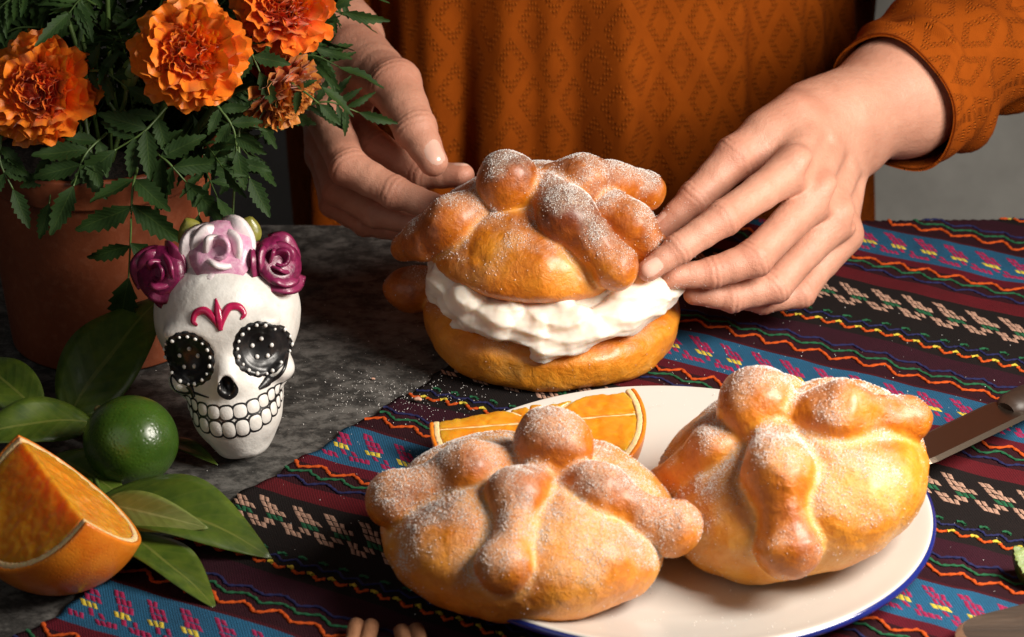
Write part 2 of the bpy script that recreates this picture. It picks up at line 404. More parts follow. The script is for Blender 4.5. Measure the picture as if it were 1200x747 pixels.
# ================================================================== PLATE
PC = np.array([7.05, -2.54]); PZ = .34
enam = Mat('white_enamel'); enam.set(Base_Color=(.58, .555, .51), Roughness=.24, Coat_Weight=.3); enam.bump(enam.noise(60, 3), .06, .002)
blue_en = Mat('blue_enamel'); blue_en.set(Base_Color=(.012, .020, .16), Roughness=.16, Coat_Weight=.4); blue_en.bump(blue_en.noise(120, 3), .08, .001)
pl = thing('plate', (PC[0], PC[1], PZ), 'round white enamel plate with a dark blue rim', 'plate')
prof = [(0.01, 0), (6.6, 0), (7.4, .06), (8.6, .36), (10.4, .92), (11.35, 1.28), (11.62, 1.44), (11.60, 1.52), (11.40, 1.50), (10.4, 1.14), (8.6, .58), (7.4, .30), (6.4, .22), (3, .2), (0.01, .2)]
v, f = lathe(smooth_path(prof, 80), 180, (PC[0], PC[1], PZ)); add('dish', v, f, enam.m, pl)
pr = np.array([(11.655, 1.49), (11.80, 1.40), (11.80, 1.24), (11.62, 1.08), (11.42, 1.02), (11.42, 1.24), (11.60, 1.40), (11.655, 1.49)])
v, f = lathe(pr, 200, (PC[0], PC[1], PZ)); add('rim', v, f, blue_en.m, pl)

# ================================================================== BREAD
OCT = np.array([(1, 0, 0), (-1, 0, 0), (0, 1, 0), (0, -1, 0), (0, 0, 1), (0, 0, -1)], float)
OCF = np.array([(0, 2, 4), (2, 1, 4), (1, 3, 4), (3, 0, 4), (2, 0, 5), (1, 2, 5), (3, 1, 5), (0, 3, 5)])
def grains(P, N, smin_=.011, smax_=.032, sink=.35):
    n = len(P); r = rng.uniform(0, 1, n)**1.6*(smax_-smin_)+smin_
    q = rng.normal(size=(n, 4)); q /= np.linalg.norm(q, axis=1, keepdims=True); w, x, y, z = q.T
    Rm = np.stack([1-2*(y*y+z*z), 2*(x*y-z*w), 2*(x*z+y*w), 2*(x*y+z*w), 1-2*(x*x+z*z), 2*(y*z-x*w), 2*(x*z-y*w), 2*(y*z+x*w), 1-2*(x*x+y*y)], 1).reshape(n, 3, 3)
    sc = rng.uniform(.7, 1.25, (n, 1, 3)); o = OCT[None]*sc*r[:, None, None]
    v = np.einsum('nij,nkj->nki', Rm, o)+(P+N*(r*(1-sink))[:, None])[:, None]
    return v.reshape(-1, 3), (OCF[None]+6*np.arange(n)[:, None, None]).reshape(-1, 3)
def scatter(v, f, n, dens, cnt):
    qa = np.linalg.norm(np.cross(v[f[:, 2]]-v[f[:, 0]], v[f[:, 3]]-v[f[:, 1]]), axis=1)*.5*dens[f].mean(1)
    i = rng.choice(len(f), cnt, p=qa/qa.sum()); a, b = rng.uniform(size=(2, cnt, 1)); q = f[i]
    P = (v[q[:, 0]]*(1-a)+v[q[:, 1]]*a)*(1-b)+(v[q[:, 3]]*(1-a)+v[q[:, 2]]*a)*b
    N = n[q[:, 0]]; return P, N
def bread(parent, base, Rm, ell, bones, balls, seed, h=.105, groove=.55, flat=0.0, n_sugar=9000, names=('crust', 'dough_bone', 'dough_knob'), bake_bias=0.0, sug_bias=0.0, cut_z=None, bump_amp=1.0):
    base = np.array(base, float); Rm = np.array(Rm); (ec, ea, eu, ed) = ell   # centre z, horizontal semis, up, down
    ec = np.array(ec, float)
    def parts(p):
        d = sd_ell(p, ec, (ea[0], ea[1], eu)); dl = sd_ell(p, ec, (ea[0], ea[1], ed))
        body = np.where(p[:, 2] > ec[2], d, dl)
        body = smax(body, -(p[:, 2]-flat), .7)
        if cut_z is not None: body = smax(body, cut_z-p[:, 2], .25)
        ds = [sd_chain(p, [q[:3] for q in b], [q[3]*.93 for q in b], .45) for b in bones]
        ks = [sd_sph(p, b[:3], b[3]) for b in balls]
        if groove:
            g = 0
            for b in bones: g = np.maximum(g, np.exp(-(np.clip(sd_chain(p, [q[:3] for q in b], [.0]*len(b), .3), 0, 9)/1.75)**2))
            body = body+groove*g
        return [body]+ds+ks
    def f(p):
        ps = parts(p); d = ps[0]
        for e in ps[1:]: d = smin(d, e, .30)
        return d
    R0 = max(ea)+2.6
    v, fc = surfnet(f, (-R0, -R0, -.6), (R0, R0, ec[2]+eu+2.9), h)
    n = grad(f, v); ps = np.stack(parts(v), 1); idx = ps.argmin(1); srt = np.sort(ps, 1)
    crease = np.exp(-(np.abs(srt[:, 1]-srt[:, 0])/.32)**2)
    lump = fbm(v, .42, 2, seed)*.24+fbm(v, 1.3, 2, seed+3)*.055*bump_amp+fbm(v, 3.2, 2, seed+5)*.016
    v = v+n*(lump-crease*.055)[:, None]; n = vnormals(v, fc)
    up = n@(Rm.T@np.array([0, 0, 1.0])); hz = v[:, 2]/(ec[2]+eu)
    bake = .36+.30*np.clip(hz-.55, -.5, .5)+.38*fbm(v, .45, 3, seed+21)+.16*(idx > 0)-.30*crease+.16*np.clip(1-v[:, 2]/1.2, 0, 1)+bake_bias
    bake = np.clip(bake, 0, 1)
    pn = fbm(v, .75, 4, seed+31)
    topness = np.clip((up-.15)/.7, 0, 1)*(.45+.55*np.clip(hz*1.4-.35, 0, 1)); sug = np.clip(1.25*(.85*topness+1.25*pn+.38*crease-.20+sug_bias), 0, 1)*np.clip((v[:, 2]-.6)/1.4, 0, 1)
    vw = v@Rm.T+base; nw = n@Rm.T
    fi = idx[fc]; fid = np.where((fi == fi[:, :1]).all(1), fi[:, 0], np.sort(fi, 1)[:, 1])
    tri = fc
    for k in range(ps.shape[1]):
        sel = tri[fid == k]
        if not len(sel): continue
        u, inv = np.unique(sel, return_inverse=True)
        nm = names[0] if k == 0 else (names[1] if k <= len(bones) else names[2])
        add(nm, vw[u], inv.reshape(-1, 4), M['crust'], parent, attrs=dict(bake=bake[u], sugar=sug[u]), normals=nw[u])
    P, N = scatter(vw, fc, nw, sug**2.2*(.25+np.clip(.5+1.8*fbm(v, 2.2, 3, seed+41), 0, 1.5))+.006, n_sugar); gv, gfc = grains(P, N)
    tag(add('sugar', gv, gfc, M['sugar'], parent, smooth=False), kind='stuff')
I3 = np.eye(3)
t = thing('bread_roll', (.65, -5.9, 1.3), 'sugared round bread roll with crossed dough bones nearest the front of the plate', 'bread', 'sugared bread rolls on the plate')
bread(t, (.65, -6.2, .95), I3, ((0, 0, 2.1), (6.45, 6.3), 3.35, 3.6),
      [[(.5, -.9, 4.8, 1.0), (-.45, -2.3, 4.7, 1.35), (-.6, -4.0, 3.9, .92), (-1.0, -5.3, 3.25, 1.38)],
       [(-.6, .3, 4.8, .9), (-2.4, -.3, 4.75, 1.42), (-4.0, -.5, 4.1, 1.0), (-5.6, -.65, 3.6, 1.35)],
       [(1.6, -.6, 4.7, .9), (3.2, -1.5, 4.3, 1.35), (4.8, -1.9, 3.6, .95), (6.2, -1.9, 3.0, 1.32)],
       [(.6, 1.6, 4.7, .9), (.9, 3.2, 4.3, 1.2), (1.1, 5.2, 3.0, 1.2)]],
      [(1.05, .55, 5.5, 1.72)], 11, n_sugar=26600, sug_bias=.30)
t = thing('bread_roll', (12.9, -3.0, 1.5), 'glossy golden bread roll tipped against the right rim of the plate', 'bread', 'sugared bread rolls on the plate')
bread(t, (13.05, -3.2, 1.1), rot('Y', -16), ((0, 0, 2.6), (6.3, 6.15), 3.75, 3.9),
      [[(-.2, -1.2, 5.6, 1.1), (-.3, -3.8, 5.0, 1.75), (-.5, -5.0, 3.9, 1.1), (-.6, -5.7, 2.75, 1.6)],
       [(.6, -.4, 5.8, 1.2), (2.7, -1.0, 5.5, 1.8), (4.3, -.5, 4.6, 1.15), (5.5, -.1, 4.1, 1.25)],
       [(-1.2, -.4, 5.7, 1.0), (-2.8, -.9, 5.3, 1.3), (-4.2, -.7, 4.7, 1.0), (-5.3, -.5, 4.1, 1.0)],
       [(.2, 1.4, 5.4, .9), (.4, 3.4, 4.6, 1.2), (.5, 5.2, 3.1, 1.2)]],
      [(-.6, .1, 6.35, 1.95)], 47, n_sugar=18200, bake_bias=-.03, sug_bias=.05)

# cream filled bun: lower half, cream, upper half
cb = thing('cream_bun', (2.05, 17.1, .3), 'large sugared bun split and filled with whipped cream, held between two hands', 'bread')
bread(cb, (2.05, 17.1, .26), I3, ((0, 0, 1.7), (6.5, 6.45), 1.85, 4.6), [[(-5.2, 1.4, 2.2, 1.0), (-7.0, 1.6, 2.25, 1.2), (-7.6, 1.6, 2.2, 1.15)]], [], 63, groove=0, n_sugar=2200, names=('lower_half', 'dough_bone', 'x'), bake_bias=.02, sug_bias=-.35)
bread(cb, (1.5, 16.9, 4.8), I3, ((0, 0, 1.0), (5.95, 5.9), 3.7, 1.5),
      [[(.3, -1.6, 4.5, 1.2), (1.1, -3.3, 4.0, 1.45), (2.4, -4.3, 3.0, 1.15), (3.5, -4.9, 2.1, 1.38)],
       [(-2.4, -1.2, 4.0, .9), (-4.5, -2.0, 3.0, 1.35), (-5.9, -1.4, 1.9, 1.05), (-6.9, -.6, 1.1, .75)],
       [(.4, -.4, 4.6, 1.1), (1.9, -.8, 4.7, 1.45), (3.6, .3, 4.1, 1.05), (5.2, 1.3, 3.3, 1.1)],
       [(3.4, -1.8, 3.5, 1.2), (4.4, -2.4, 3.0, 1.25), (5.2, -2.6, 2.1, 1.0)]],
      [(-1.6, -1.3, 4.95, 1.62)], 88, n_sugar=21000, names=('upper_half', 'dough_bone', 'dough_knob'), flat=-.35, bake_bias=.14, sug_bias=.08, groove=.40)
def cream():
    c = np.array([1.9, 17.05, 0]); blobs = []
    for i in range(30):
        a = 2*math.pi*i/30+rng.uniform(-.08, .08); r = 5.25+rng.uniform(-.25, .25)
        z = 3.95+rng.uniform(-.45, .4); tl = rng.uniform(.35, 1.1)
        d = np.array([-math.sin(a), math.cos(a), rng.uniform(-.15, .55)])*tl
        o = c+np.array([math.cos(a)*r, math.sin(a)*r, z]); blobs.append((o-d, o+d, rng.uniform(.45, .75), rng.uniform(.55, .9)))
    # the larger piped ropes that bulge out at the front and right
    for (a, r, z, rr, tl, sl) in ((-28, 5.75, 4.35, 1.15, .9, .1), (-46, 5.85, 4.3, 1.2, .9, .25), (-58, 5.8, 4.25, .85, 1.0, .35), (-70, 5.95, 3.7, .78, 1.2, .35), (-82, 6.0, 3.35, .72, 1.2, .4), (-88, 5.7, 3.95, .7, 1.1, .3), (-106, 5.65, 3.75, .85, .9, .05), (-122, 5.7, 3.9, .95, .8, .1), (-140, 5.6, 4.3, 1.0, .6, .5), (-158, 5.5, 4.6, 1.05, .5, .6), (-8, 5.7, 4.2, 1.0, .8, .1)):
        o = c+np.array([math.cos(R(a))*r, math.sin(R(a))*r, z]); d = np.array([-math.sin(R(a)), math.cos(R(a)), sl])*tl; blobs.append((o-d, o+d, rr*.82, rr))
    def f(p):
        q = p-c; rr = np.hypot(q[:, 0], q[:, 1]); d = np.maximum(rr-5.2, np.abs(q[:, 2]-4.1)-1.15)
        ang = np.arctan2(q[:, 1], q[:, 0])
        for b in blobs: d = smin(d, sd_cap(p, b[0], b[1], b[2], b[3]), .07)
        w = noise(p, .45, 71); rid = ((1-np.abs(np.sin(q[:, 2]*3.4+ang*5+2.6*w)))*.13+(1-np.abs(np.sin(q[:, 2]*8.3-ang*9+3.1*w+2*noise(p, .8, 75))))*.035)*np.clip(rr-4.2, 0, 1)
        return d-rid+.08*noise(p, 1.3, 72)+.022*noise(p, 4.5, 73)
    v, fc = surfnet(f, c+[-7.7, -7.7, 2.3], c+[7.7, 7.7, 6.0], .105, proj=1)
    add('whipped_cream', v, fc, M['cream'], cb)
cream()

# ================================================================== SUGAR SKULL
paint = Mat('white_paint'); pf = paint.noise(55, 5, .6); pf2 = paint.noise(260, 4, .6)
pc = paint.ramp(pf, [(.32, (.66, .63, .58)), (.6, (.82, .80, .76))]); pc = paint.mix(paint.ramp(pf2, [(.6, 0.0), (.8, .5)]), pc, (.50, .47, .42))
paint.set(Base_Color=pc, Roughness=.38, Coat_Weight=.15, Coat_Roughness=.25)
_b = paint.bump(pf2, .25, .0012); paint.bump(pf, .3, .003, _b)
M['white_paint'] = paint.m
M['black_paint'] = plain('black_gloss_paint', (.010, .010, .011), .42, .3, 300, .3, 300, .0006, Coat_Weight=.25, Coat_Roughness=.2)
M['bead_white'] = plain('white_dot_paint', (.82, .81, .78), .35, .08, 400)
M['crimson_paint'] = plain('crimson_paint', (.42, .012, .07), .25, .2, 250, .2, 300, .0006, Coat_Weight=.3)
def rose_mat(name, deep, light, edge, eamt):
    m = Mat(name); f = m.noise(330, 5, .65); c = m.ramp(f, [(.35, deep), (.68, light)])
    e = m.attr('rim'); c = m.mix(m.ramp(e, [(.35, 0.0), (.9, eamt)]), c, edge)
    m.set(Base_Color=c, Roughness=.33, Coat_Weight=.25, Coat_Roughness=.15); m.bump(f, .35, .0012); return m.m
M['rose_dark'] = rose_mat('magenta_rose_paint', (.11, .005, .038), (.25, .014, .085), (.30, .035, .11), .5)
M['rose_pink'] = rose_mat('pink_rose_paint', (.62, .25, .42), (.78, .50, .61), (.85, .79, .79), .9)
lf = Mat('olive_leaf_paint'); lfn = lf.noise(200, 4); lf.set(Base_Color=lf.ramp(lfn, [(.3, (.14, .14, .02)), (.7, (.30, .27, .05))]), Roughness=.35, Coat_Weight=.2); lf.bump(lfn, .3, .001); M['olive_leaf'] = lf.m

SK = np.array([-12.65, 5.7, .05]); SM = rot('Y', -7.5)@rot('X', -16)@rot('Z', 2)@np.diag([.975, 1, 1.045])     # leans back and a little to the left
def skw(p): return np.asarray(p, float)@SM.T+SK
def sk_f(p):
    d = sd_ell(p, (0, .7, 6.35), (3.55, 3.9, 3.35))
    q = p.copy(); w = np.clip(p[:, 2]/4.2, 0, 1); q[:, 0] = p[:, 0]/(.80+.22*w**.9)
    jaw = sd_ell(q, (0, -.55, 2.9), (2.45, 2.55, 3.35))*.8
    jaw = smax(jaw, -(p[:, 2]+.02), .35); d = smin(d, jaw, .7)
    d = smin(d, sd_ell(p, (0, -1.35, 1.95), (2.0, 1.72, 1.2)), .5)
    for s in (-1, 1):
        d = smin(d, sd_ell(p, (s*2.38, -1.0, 3.85), (.68, 1.2, .6)), .45)
        d = smin(d, sd_ell(p, (s*1.5, -2.35, 6.2), (1.3, .7, .5)), .6)
        d = smax(d, -sd_ell(p, (s*1.72, -3.05, 5.05), (1.12, .95, 1.12)), .3)
    d = smin(d, sd_cap(p, (0, -2.45, 5.0), (0, -2.98, 3.95), .38, .62), .45)
    for s in (-1, 1): d = smin(d, sd_sph(p, (s*.42, -2.75, 3.55), .42), .25)
    d = smax(d, -sd_ell(p, (0, -3.45, 3.75), (.34, .5, .45)), .12)
    a = sd_cap(p, (-.05, -1.75, .95), (.75, -1.7, .62), .13, .10); d = smin(d, a+.0, .15)
    return d
def sk_surf(P, D, n=60):
    """march along direction D from P onto the skull"""
    P = np.array(P, float); D = np.array(D, float)
    for _ in range(n): P = P+D*np.clip(sk_f(P), -.4, .4)[:, None]*.8
    return P
def sk_front(x, z):
    x = np.asarray(x, float).ravel(); z = np.asarray(z, float).ravel()
    P = np.stack([x, np.full_like(x, -5.5), z], 1); D = np.tile([0, 1.0, 0], (len(x), 1)); return sk_surf(P, D)
def sk_az(a, z, cy=-.3):
    a = np.asarray(a, float).ravel(); z = np.asarray(z, float).ravel(); D = np.stack([-np.sin(a), np.cos(a), a*0], 1)
    P = np.stack([np.sin(a)*6, cy-np.cos(a)*6, z], 1); return sk_surf(P, D)
skull = thing('sugar_skull', SK*[1, 1, 0], 'white painted sugar skull figurine crowned with three roses', 'skull')
v, fc = surfnet(sk_f, (-4.2, -4.4, -.4), (4.2, 5.2, 10.3), .11)
n = grad(sk_f, v); v = v+n*(fbm(v, 1.3, 3, 5)*.035)[:, None]
add('cranium', skw(v), fc, M['white_paint'], skull)
def patch(cen_a, cen_z, hw, hh, lift, bulge, n=9, pw=2.6, tilt=0.0):
    """rounded pillow on the curved jaw, in azimuth/height"""
    u = np.linspace(-1, 1, n); U, V = np.meshgrid(u, u, indexing='ij')
    r = np.maximum(np.abs(U), np.abs(V)); ang = np.arctan2(V, U); k = (np.abs(np.cos(ang))**pw+np.abs(np.sin(ang))**pw)**(-1/pw)
    U2 = r*k*np.cos(ang); V2 = r*k*np.sin(ang)
    p = sk_az(cen_a+U2*hw, cen_z+V2*hh+tilt*U2*hw); nn = grad(sk_f, p)
    h = lift+bulge*np.clip(1-r**2.2, 0, 1)
    return p+nn*h.reshape(-1, 1), [tuple(q) for q in grid_faces(n, n)]
angs = np.array([-68, -57, -45, -32, -18.5, -5.5, 8, 21.5, 34, 46, 57, 67.0])+.5; widths = np.array([4.2, 5.2, 6.0, 6.6, 7, 7, 7, 7, 6.5, 6., 5.2, 4.2])
outl = []; teeth = []
for i, (a, w) in enumerate(zip(angs, widths)):
    x = math.sin(R(a))*2.4; zc = 2.12+.15*x*x
    t0 = R(a); tl = .5*math.cos(R(a)*.8)+.12; dz = .32*x*.5
    hu = .29*math.cos(R(a)*.75)+.03; hl = .37*math.cos(R(a)*.85)+.02
    for cz, hh in ((zc+hu+.03, hu), (zc-hl-.03, hl)):
        outl.append(patch(t0, cz, R(w)+.024, hh+.06, .022, .0, 7, 2.6, dz)); teeth.append(patch(t0, cz, R(w)-.012, hh-.03, .024, .05, 9, 2.7, dz))
v, f = merge(outl); add('mouth_outline', skw(v), f, M['black_paint'], skull)
for v, f in teeth: add('tooth', skw(v), f, M['white_paint'], skull)
def eye(cx, cz):
    c = sk_front([cx], [cz])[0]; nr, na = 14, 72
    V = []
    for i in range(nr):
        r = i/(nr-1)
        for j in range(na):
            a = 2*math.pi*j/na; rad = 1.28*r*(1+(.055*abs(math.sin(a*9.5)))*max(0, r-.8)*5)
            V.append((cx+rad*math.cos(a), 0, cz+rad*math.sin(a)*1.02))
    V = np.array(V); p = sk_front(V[:, 0], V[:, 2]); nn = grad(sk_f, p); rr = np.repeat(np.arange(nr)/(nr-1), na)
    lift = .03+.13*np.exp(-((rr-.93)/.07)**2)+.05*np.exp(-((rr-.62)/.05)**2); lift[rr > .99] = -.04
    e = add('eye_socket', skw(p+nn*lift[:, None]), grid_faces(nr, na, cv=True), M['black_paint'], skull)
    def bead(x, z, r, l):
        q = sk_front([x], [z])[0]; g = grad(sk_f, q[None])[0]; b, bf = lathe([(0.001, 1), (.5, .86), (.86, .5), (1, 0), (.8, -.6), (.001, -.8)], 10)
        b = b*[r, r, r*.75]; q4 = Vector(g).to_track_quat('Z', 'Y').to_matrix(); b = b@np.array(q4).T+q+g*l
        add('bead', skw(b), bf, M['bead_white'], e)
    for j in range(18):
        a = 2*math.pi*(j+.5*(cx > 0))/18; bead(cx+1.19*math.cos(a), cz+1.21*math.sin(a), .088+.016*math.sin(j*2.3), .17)
    for j, (dx, dz) in enumerate(((-.42, .12), (.05, .38), (.42, .02), (.18, -.42), (-.28, -.40))): bead(cx+dx*1.05, cz+dz*1.05, .11, .07)
eye(-1.73, 5.02); eye(1.75, 5.08)
u = np.linspace(-1, 1, 13); U, V = np.meshgrid(u, u, indexing='ij'); ang = np.arctan2(V, U); r = np.maximum(abs(U), abs(V)); x = r*np.cos(ang); z = r*np.sin(ang)
x = x*.47*(1-.38*z)+0; z = z*.54-.10*(1-np.abs(x)/.4)*(z < -.2)
p = sk_front(x, z+3.68); nn = grad(sk_f, p); add('nose_hole', skw(p+nn*.022), grid_faces(13, 13), M['black_paint'], skull)
def stroke(pts, rad, mat, name, flat=.55, lift=.02, n=26):
    q = smooth_path([(a, 0, b) for a, b in pts], n); p = sk_front(q[:, 0], q[:, 2]); nn = grad(sk_f, p)
    r = np.interp(np.linspace(0, 1, n), np.linspace(0, 1, len(rad)), rad); T = np.gradient(p, axis=0); T /= np.linalg.norm(T, axis=1, keepdims=True)
    S = np.cross(T, nn); a = np.linspace(0, 2*np.pi, 8, endpoint=False)
    v = ((p+nn*lift)[:, None]+r[:, None, None]*(np.cos(a)[None, :, None]*S[:, None]+flat*np.sin(a)[None, :, None]*nn[:, None])).reshape(-1, 3)
    f = [tuple(k) for k in grid_faces(n, 8, cv=True)]+[tuple(range(8)), tuple((n-1)*8+i for i in range(8))]
    return skw(v), f
ez = 6.35
ps = [stroke([(.05, ez-.15), (.05, ez+.5), (.02, ez+1.25)], [.12, .22, .19, .04], 0, 0, .6), stroke([(.05, ez-.1), (-.18, ez+.38), (-.55, ez+.78), (-1.0, ez+.72), (-1.18, ez+.38), (-1.0, ez+.18)], [.10, .17, .19, .18, .14, .05], 0, 0, .6),
      stroke([(.05, ez-.1), (.25, ez+.38), (.6, ez+.80), (1.05, ez+.74), (1.24, ez+.42), (1.08, ez+.22)], [.10, .17, .19, .18, .14, .05], 0, 0, .6)]
v, f = merge(ps); add('forehead_emblem', v, f, M['crimson_paint'], skull)
ps = [stroke([(-2.6, 4.15), (-2.74, 4.25), (-2.8, 4.0), (-2.62, 3.6), (-2.2, 3.4), (-1.75, 3.42), (-1.0, 3.22)], [.03, .06, .07, .085, .09, .07, .03], 0, 0), stroke([(-1.95, 3.75), (-1.85, 3.5), (-1.78, 3.2)], [.2, .17, .13], 0, 0)]
v, f = merge(ps); add('cheek_scroll', v, f, M['black_paint'], skull)
ps = [stroke([(2.62, 4.5), (2.74, 4.62), (2.8, 4.4), (2.68, 4.0), (2.35, 3.68), (1.9, 3.5), (1.5, 3.45)], [.03, .06, .07, .085, .10, .14, .06], 0, 0), stroke([(1.98, 3.75), (1.78, 3.5), (1.4, 3.3)], [.18, .24, .08], 0, 0)]
v, f = merge(ps); add('cheek_scroll', v, f, M['black_paint'], skull)

def rose(parent, c, axis, size, mat, seed, elong=1.0):
    """spiral of thick cupped petals opening along axis"""
    rg = np.random.default_rng(seed); Q = np.array(Vector(axis).to_track_quat('Z', 'Y').to_matrix()); c = np.array(c)
    root = None
    specs = [(0, .17, .85, .06), (1, .30, .80, .10), (2, .34, .78, .14), (3, .40, .74, .20), (4, .55, .66, .30), (5, .60, .62, .36), (6, .66, .58, .40), (7, .72, .52, .44), (8, .76, .46, .46)]
    for i, r0, hgt, flare in specs:
        a0 = i*2.2+rg.uniform(-.25, .25); span = (1.15 if i < 4 else .88) if i else 3.1; nu, nv = 15, 9
        u = np.linspace(-1, 1, nu); w = np.linspace(0, 1, nv); U, Wd = np.meshgrid(u, w, indexing='ij')
        prof = r0*(.35+.65*Wd**.7)+flare*Wd**2.6; ht = hgt*(Wd**.9)*(1-.62*np.abs(U)**2.2)-.30*flare*Wd**4+.04*np.sin(U*3.3+i*2)*Wd
        ht += .05*np.sin(U*5+i)*Wd**2
        a = a0+U*span*(.75+.25*Wd); rr = prof*(1+.10*U)*(1-.10*np.abs(U)**2*Wd) if i else prof*(1+.25*U)
        inner = np.stack([rr*np.cos(a), rr*np.sin(a), ht-.25], -1)
        th = .13; outer = np.stack([(rr+th)*np.cos(a), (rr+th)*np.sin(a), ht-.27], -1)
        P = np.vstack([inner.reshape(-1, 3), outer.reshape(-1, 3)])*size*.82; P[:, 0] *= elong
        g = grid_faces(nu, nv); N = nu*nv
        e = [i_*nv+nv-1 for i_ in range(nu)]; e = list(range(0, nv))+e[1:]+list(range((nu-1)*nv+nv-2, (nu-1)*nv-1, -1))
        F = np.vstack([g, g[:, ::-1]+N, [(e[k], e[k+1], e[k+1]+N, e[k]+N) for k in range(len(e)-1)]])
        rim = np.concatenate([Wd.ravel()**1.5, np.clip(Wd.ravel()**1.5, .3, 1)])*(1 if i else .2)
        o = add('rose' if root is None else 'petal', skw(P@Q.T+c), F, mat, parent if root is None else root, attrs=dict(rim=rim)); 
        if root is None: root = o
    b, bf = lathe([(0.001, -.5), (.5, -.45), (.85, -.15), (.95, .1), (.6, .2), (.001, .22)], 24); b = b*size*.86; b[:, 0] *= elong
    add('rose_base', skw(b@Q.T+c), bf, mat, root, attrs=dict(rim=np.full(len(b), .2)))
rose(skull, (-2.6, -1.15, 8.75), (-.35, -1, .25), 1.55, M['rose_dark'], 3)
rose(skull, (.40, -1.45, 9.35), (.05, -1, .5), 1.88, M['rose_pink'], 5)
rose(skull, (2.95, -1.0, 8.6), (.55, -.75, .40), 1.48, M['rose_dark'], 8)
def paint_leaf(c, tip, side, w):
    c, tip, side = map(np.array, (c, tip, side)); V = []; nu, nv = 9, 7
    for i in range(nu):
        t = i/(nu-1); hw = w*math.sin(math.pi*min(1, t*.93+.06))**.7
        for j in range(nv):
            s = j/(nv-1)*2-1; V.append(c+(tip-c)*t+side*s*hw+np.array([0, -.18*(1-s*s)+.05*abs(math.sin(t*14)), -.12*t*t]))
    V = np.array(V); B = V+np.array([0, .16, 0]); g = grid_faces(nu, nv); N = nu*nv; e = list(range(nv))+[i*nv+nv-1 for i in range(1, nu)]+list(range(N-2, N-nv-1, -1))+[i*nv for i in range(nu-2, -1, -1)]
    add('painted_leaf', skw(np.vstack([V, B])), np.vstack([g[:, ::-1], g+N, [(e[k+1], e[k], e[k]+N, e[k+1]+N) for k in range(len(e)-1)]]), M['olive_leaf'], skull)
paint_leaf((-.85, -.9, 9.4), (-1.15, -.7, 11.15), (.92, 0, .3), .72); paint_leaf((1.5, -.8, 9.4), (1.95, -.6, 10.85), (.92, .1, -.35), .66)

# ================================================================== CITRUS: orange wedges, lime, sprig
def flesh_mat():
    m = Mat('orange_flesh'); v = m.coord('Object', (1, 1, 2.2)); a = m.noise(75, 5, .6, v, 1.0); b = m.vor(210, v)
    c = m.ramp(a, [(.3, (.76, .19, .004)), (.55, (.85, .28, .008)), (.75, (.88, .38, .03))]); c = m.mix(m.ramp(b, [(.0, .0), (.9, .28)]), c, (.86, .42, .08))
    m.set(Base_Color=c, Roughness=.28, Subsurface_Weight=.8, Subsurface_Radius=(1, .5, .12), Subsurface_Scale=.02, Coat_Weight=.35, Coat_Roughness=.15)
    n = m.bump(b, .22, .001); m.bump(a, .25, .0012, n); return m.m
M['flesh'] = flesh_mat()
pe = Mat('orange_peel'); pv = pe.vor(700); pe.set(Base_Color=pe.ramp(pe.noise(90, 4), [(.3, (.66, .15, .006)), (.7, (.80, .25, .016))]), Roughness=.36, Subsurface_Weight=.15, Subsurface_Radius=(1, .4, .1), Subsurface_Scale=.004, Coat_Weight=.15); pe.bump(pe.ramp(pv, [(.0, 0.0), (.45, 1.0)]), .30, .0004); M['peel'] = pe.m
M['pith'] = plain('pith', (.80, .56, .28), .6, .15, 300, .4, 700, .0006, Subsurface_Weight=.3, Subsurface_Scale=.004)
def orange_wedge(name, c, Rr, ridge_off, n1, n2, label, seed, back=None, spokes=0):
    """a ball cut by two planes that meet in a ridge near its middle; peel shell, pith layer, segments of flesh"""
    c = np.array(c, float); n1 = np.array(n1, float)/np.linalg.norm(n1); n2 = np.array(n2, float)/np.linalg.norm(n2); q = c+np.array(ridge_off, float)
    ax = np.cross(n1, n2); ax /= np.linalg.norm(ax)
    t = thing(name, (c[0], c[1], 0.0), label, 'orange', 'orange wedges')
    def shp(r, inset, rnd=.10):
        def f(p):
            d = np.linalg.norm(p-c, axis=1)-r; d = smax(d, (p-q)@n1+inset, rnd)
            if back is not None: d = smax(d, -(p-q)@n1-back+inset, rnd)
            return smax(d, (p-q)@n2+inset, rnd)
        return f
    def build(nm, f, mat, h=.12):
        v, fc = surfnet(f, c-Rr-.3, c+Rr+.3, h, margin=.3, proj=3); add(nm, v, fc, mat, t, normals=vnormals(v, fc)); return v
    outer = shp(Rr, 0, .06)
    def shell(f_out, r_in):
        return lambda p: smax(f_out(p), r_in-np.linalg.norm(p-c, axis=1), .05)
    build('peel', shell(outer, Rr-.20), M['peel'], .085); build('pith', shell(shp(Rr-.18, .012, .04), Rr-.46), M['pith'], .085)
    # segments: thin membranes between them, flesh proud and uneven
    fl = shp(Rr-.44, .02, .14); e1 = np.cross(ax, n1)
    def flesh(p):
        d = fl(p); r = p-q; r = r-np.outer(r@ax, ax); 
        if spokes:
            r2 = p-c; an = np.arctan2(r2@np.cross(n1, ax), r2@ax); rr = np.linalg.norm(r2, axis=1); sp = math.pi/spokes; da = np.abs((an+.13+sp/2) % sp-sp/2)*rr
            d = d+.15*np.exp(-(da/.07)**2)*np.clip(rr-.3, 0, 1)
        return d+.05*noise(p, 1.7, seed)+.03*noise(p, 4.2, seed+1)
    if spokes: build('membrane', shp(Rr-.42, .10, .1), M['pith'], .12)
    build('flesh', flesh, M['flesh'], .075 if spokes else .1)
    return t
orange_wedge('orange_wedge', (-19.7, -6.0, 4.0), 4.05, (1.93, -3.57, .95), (-.54, -.40, .76), (.62, .289, .73), 'large orange wedge standing on its peel at the left front corner of the table', 201)
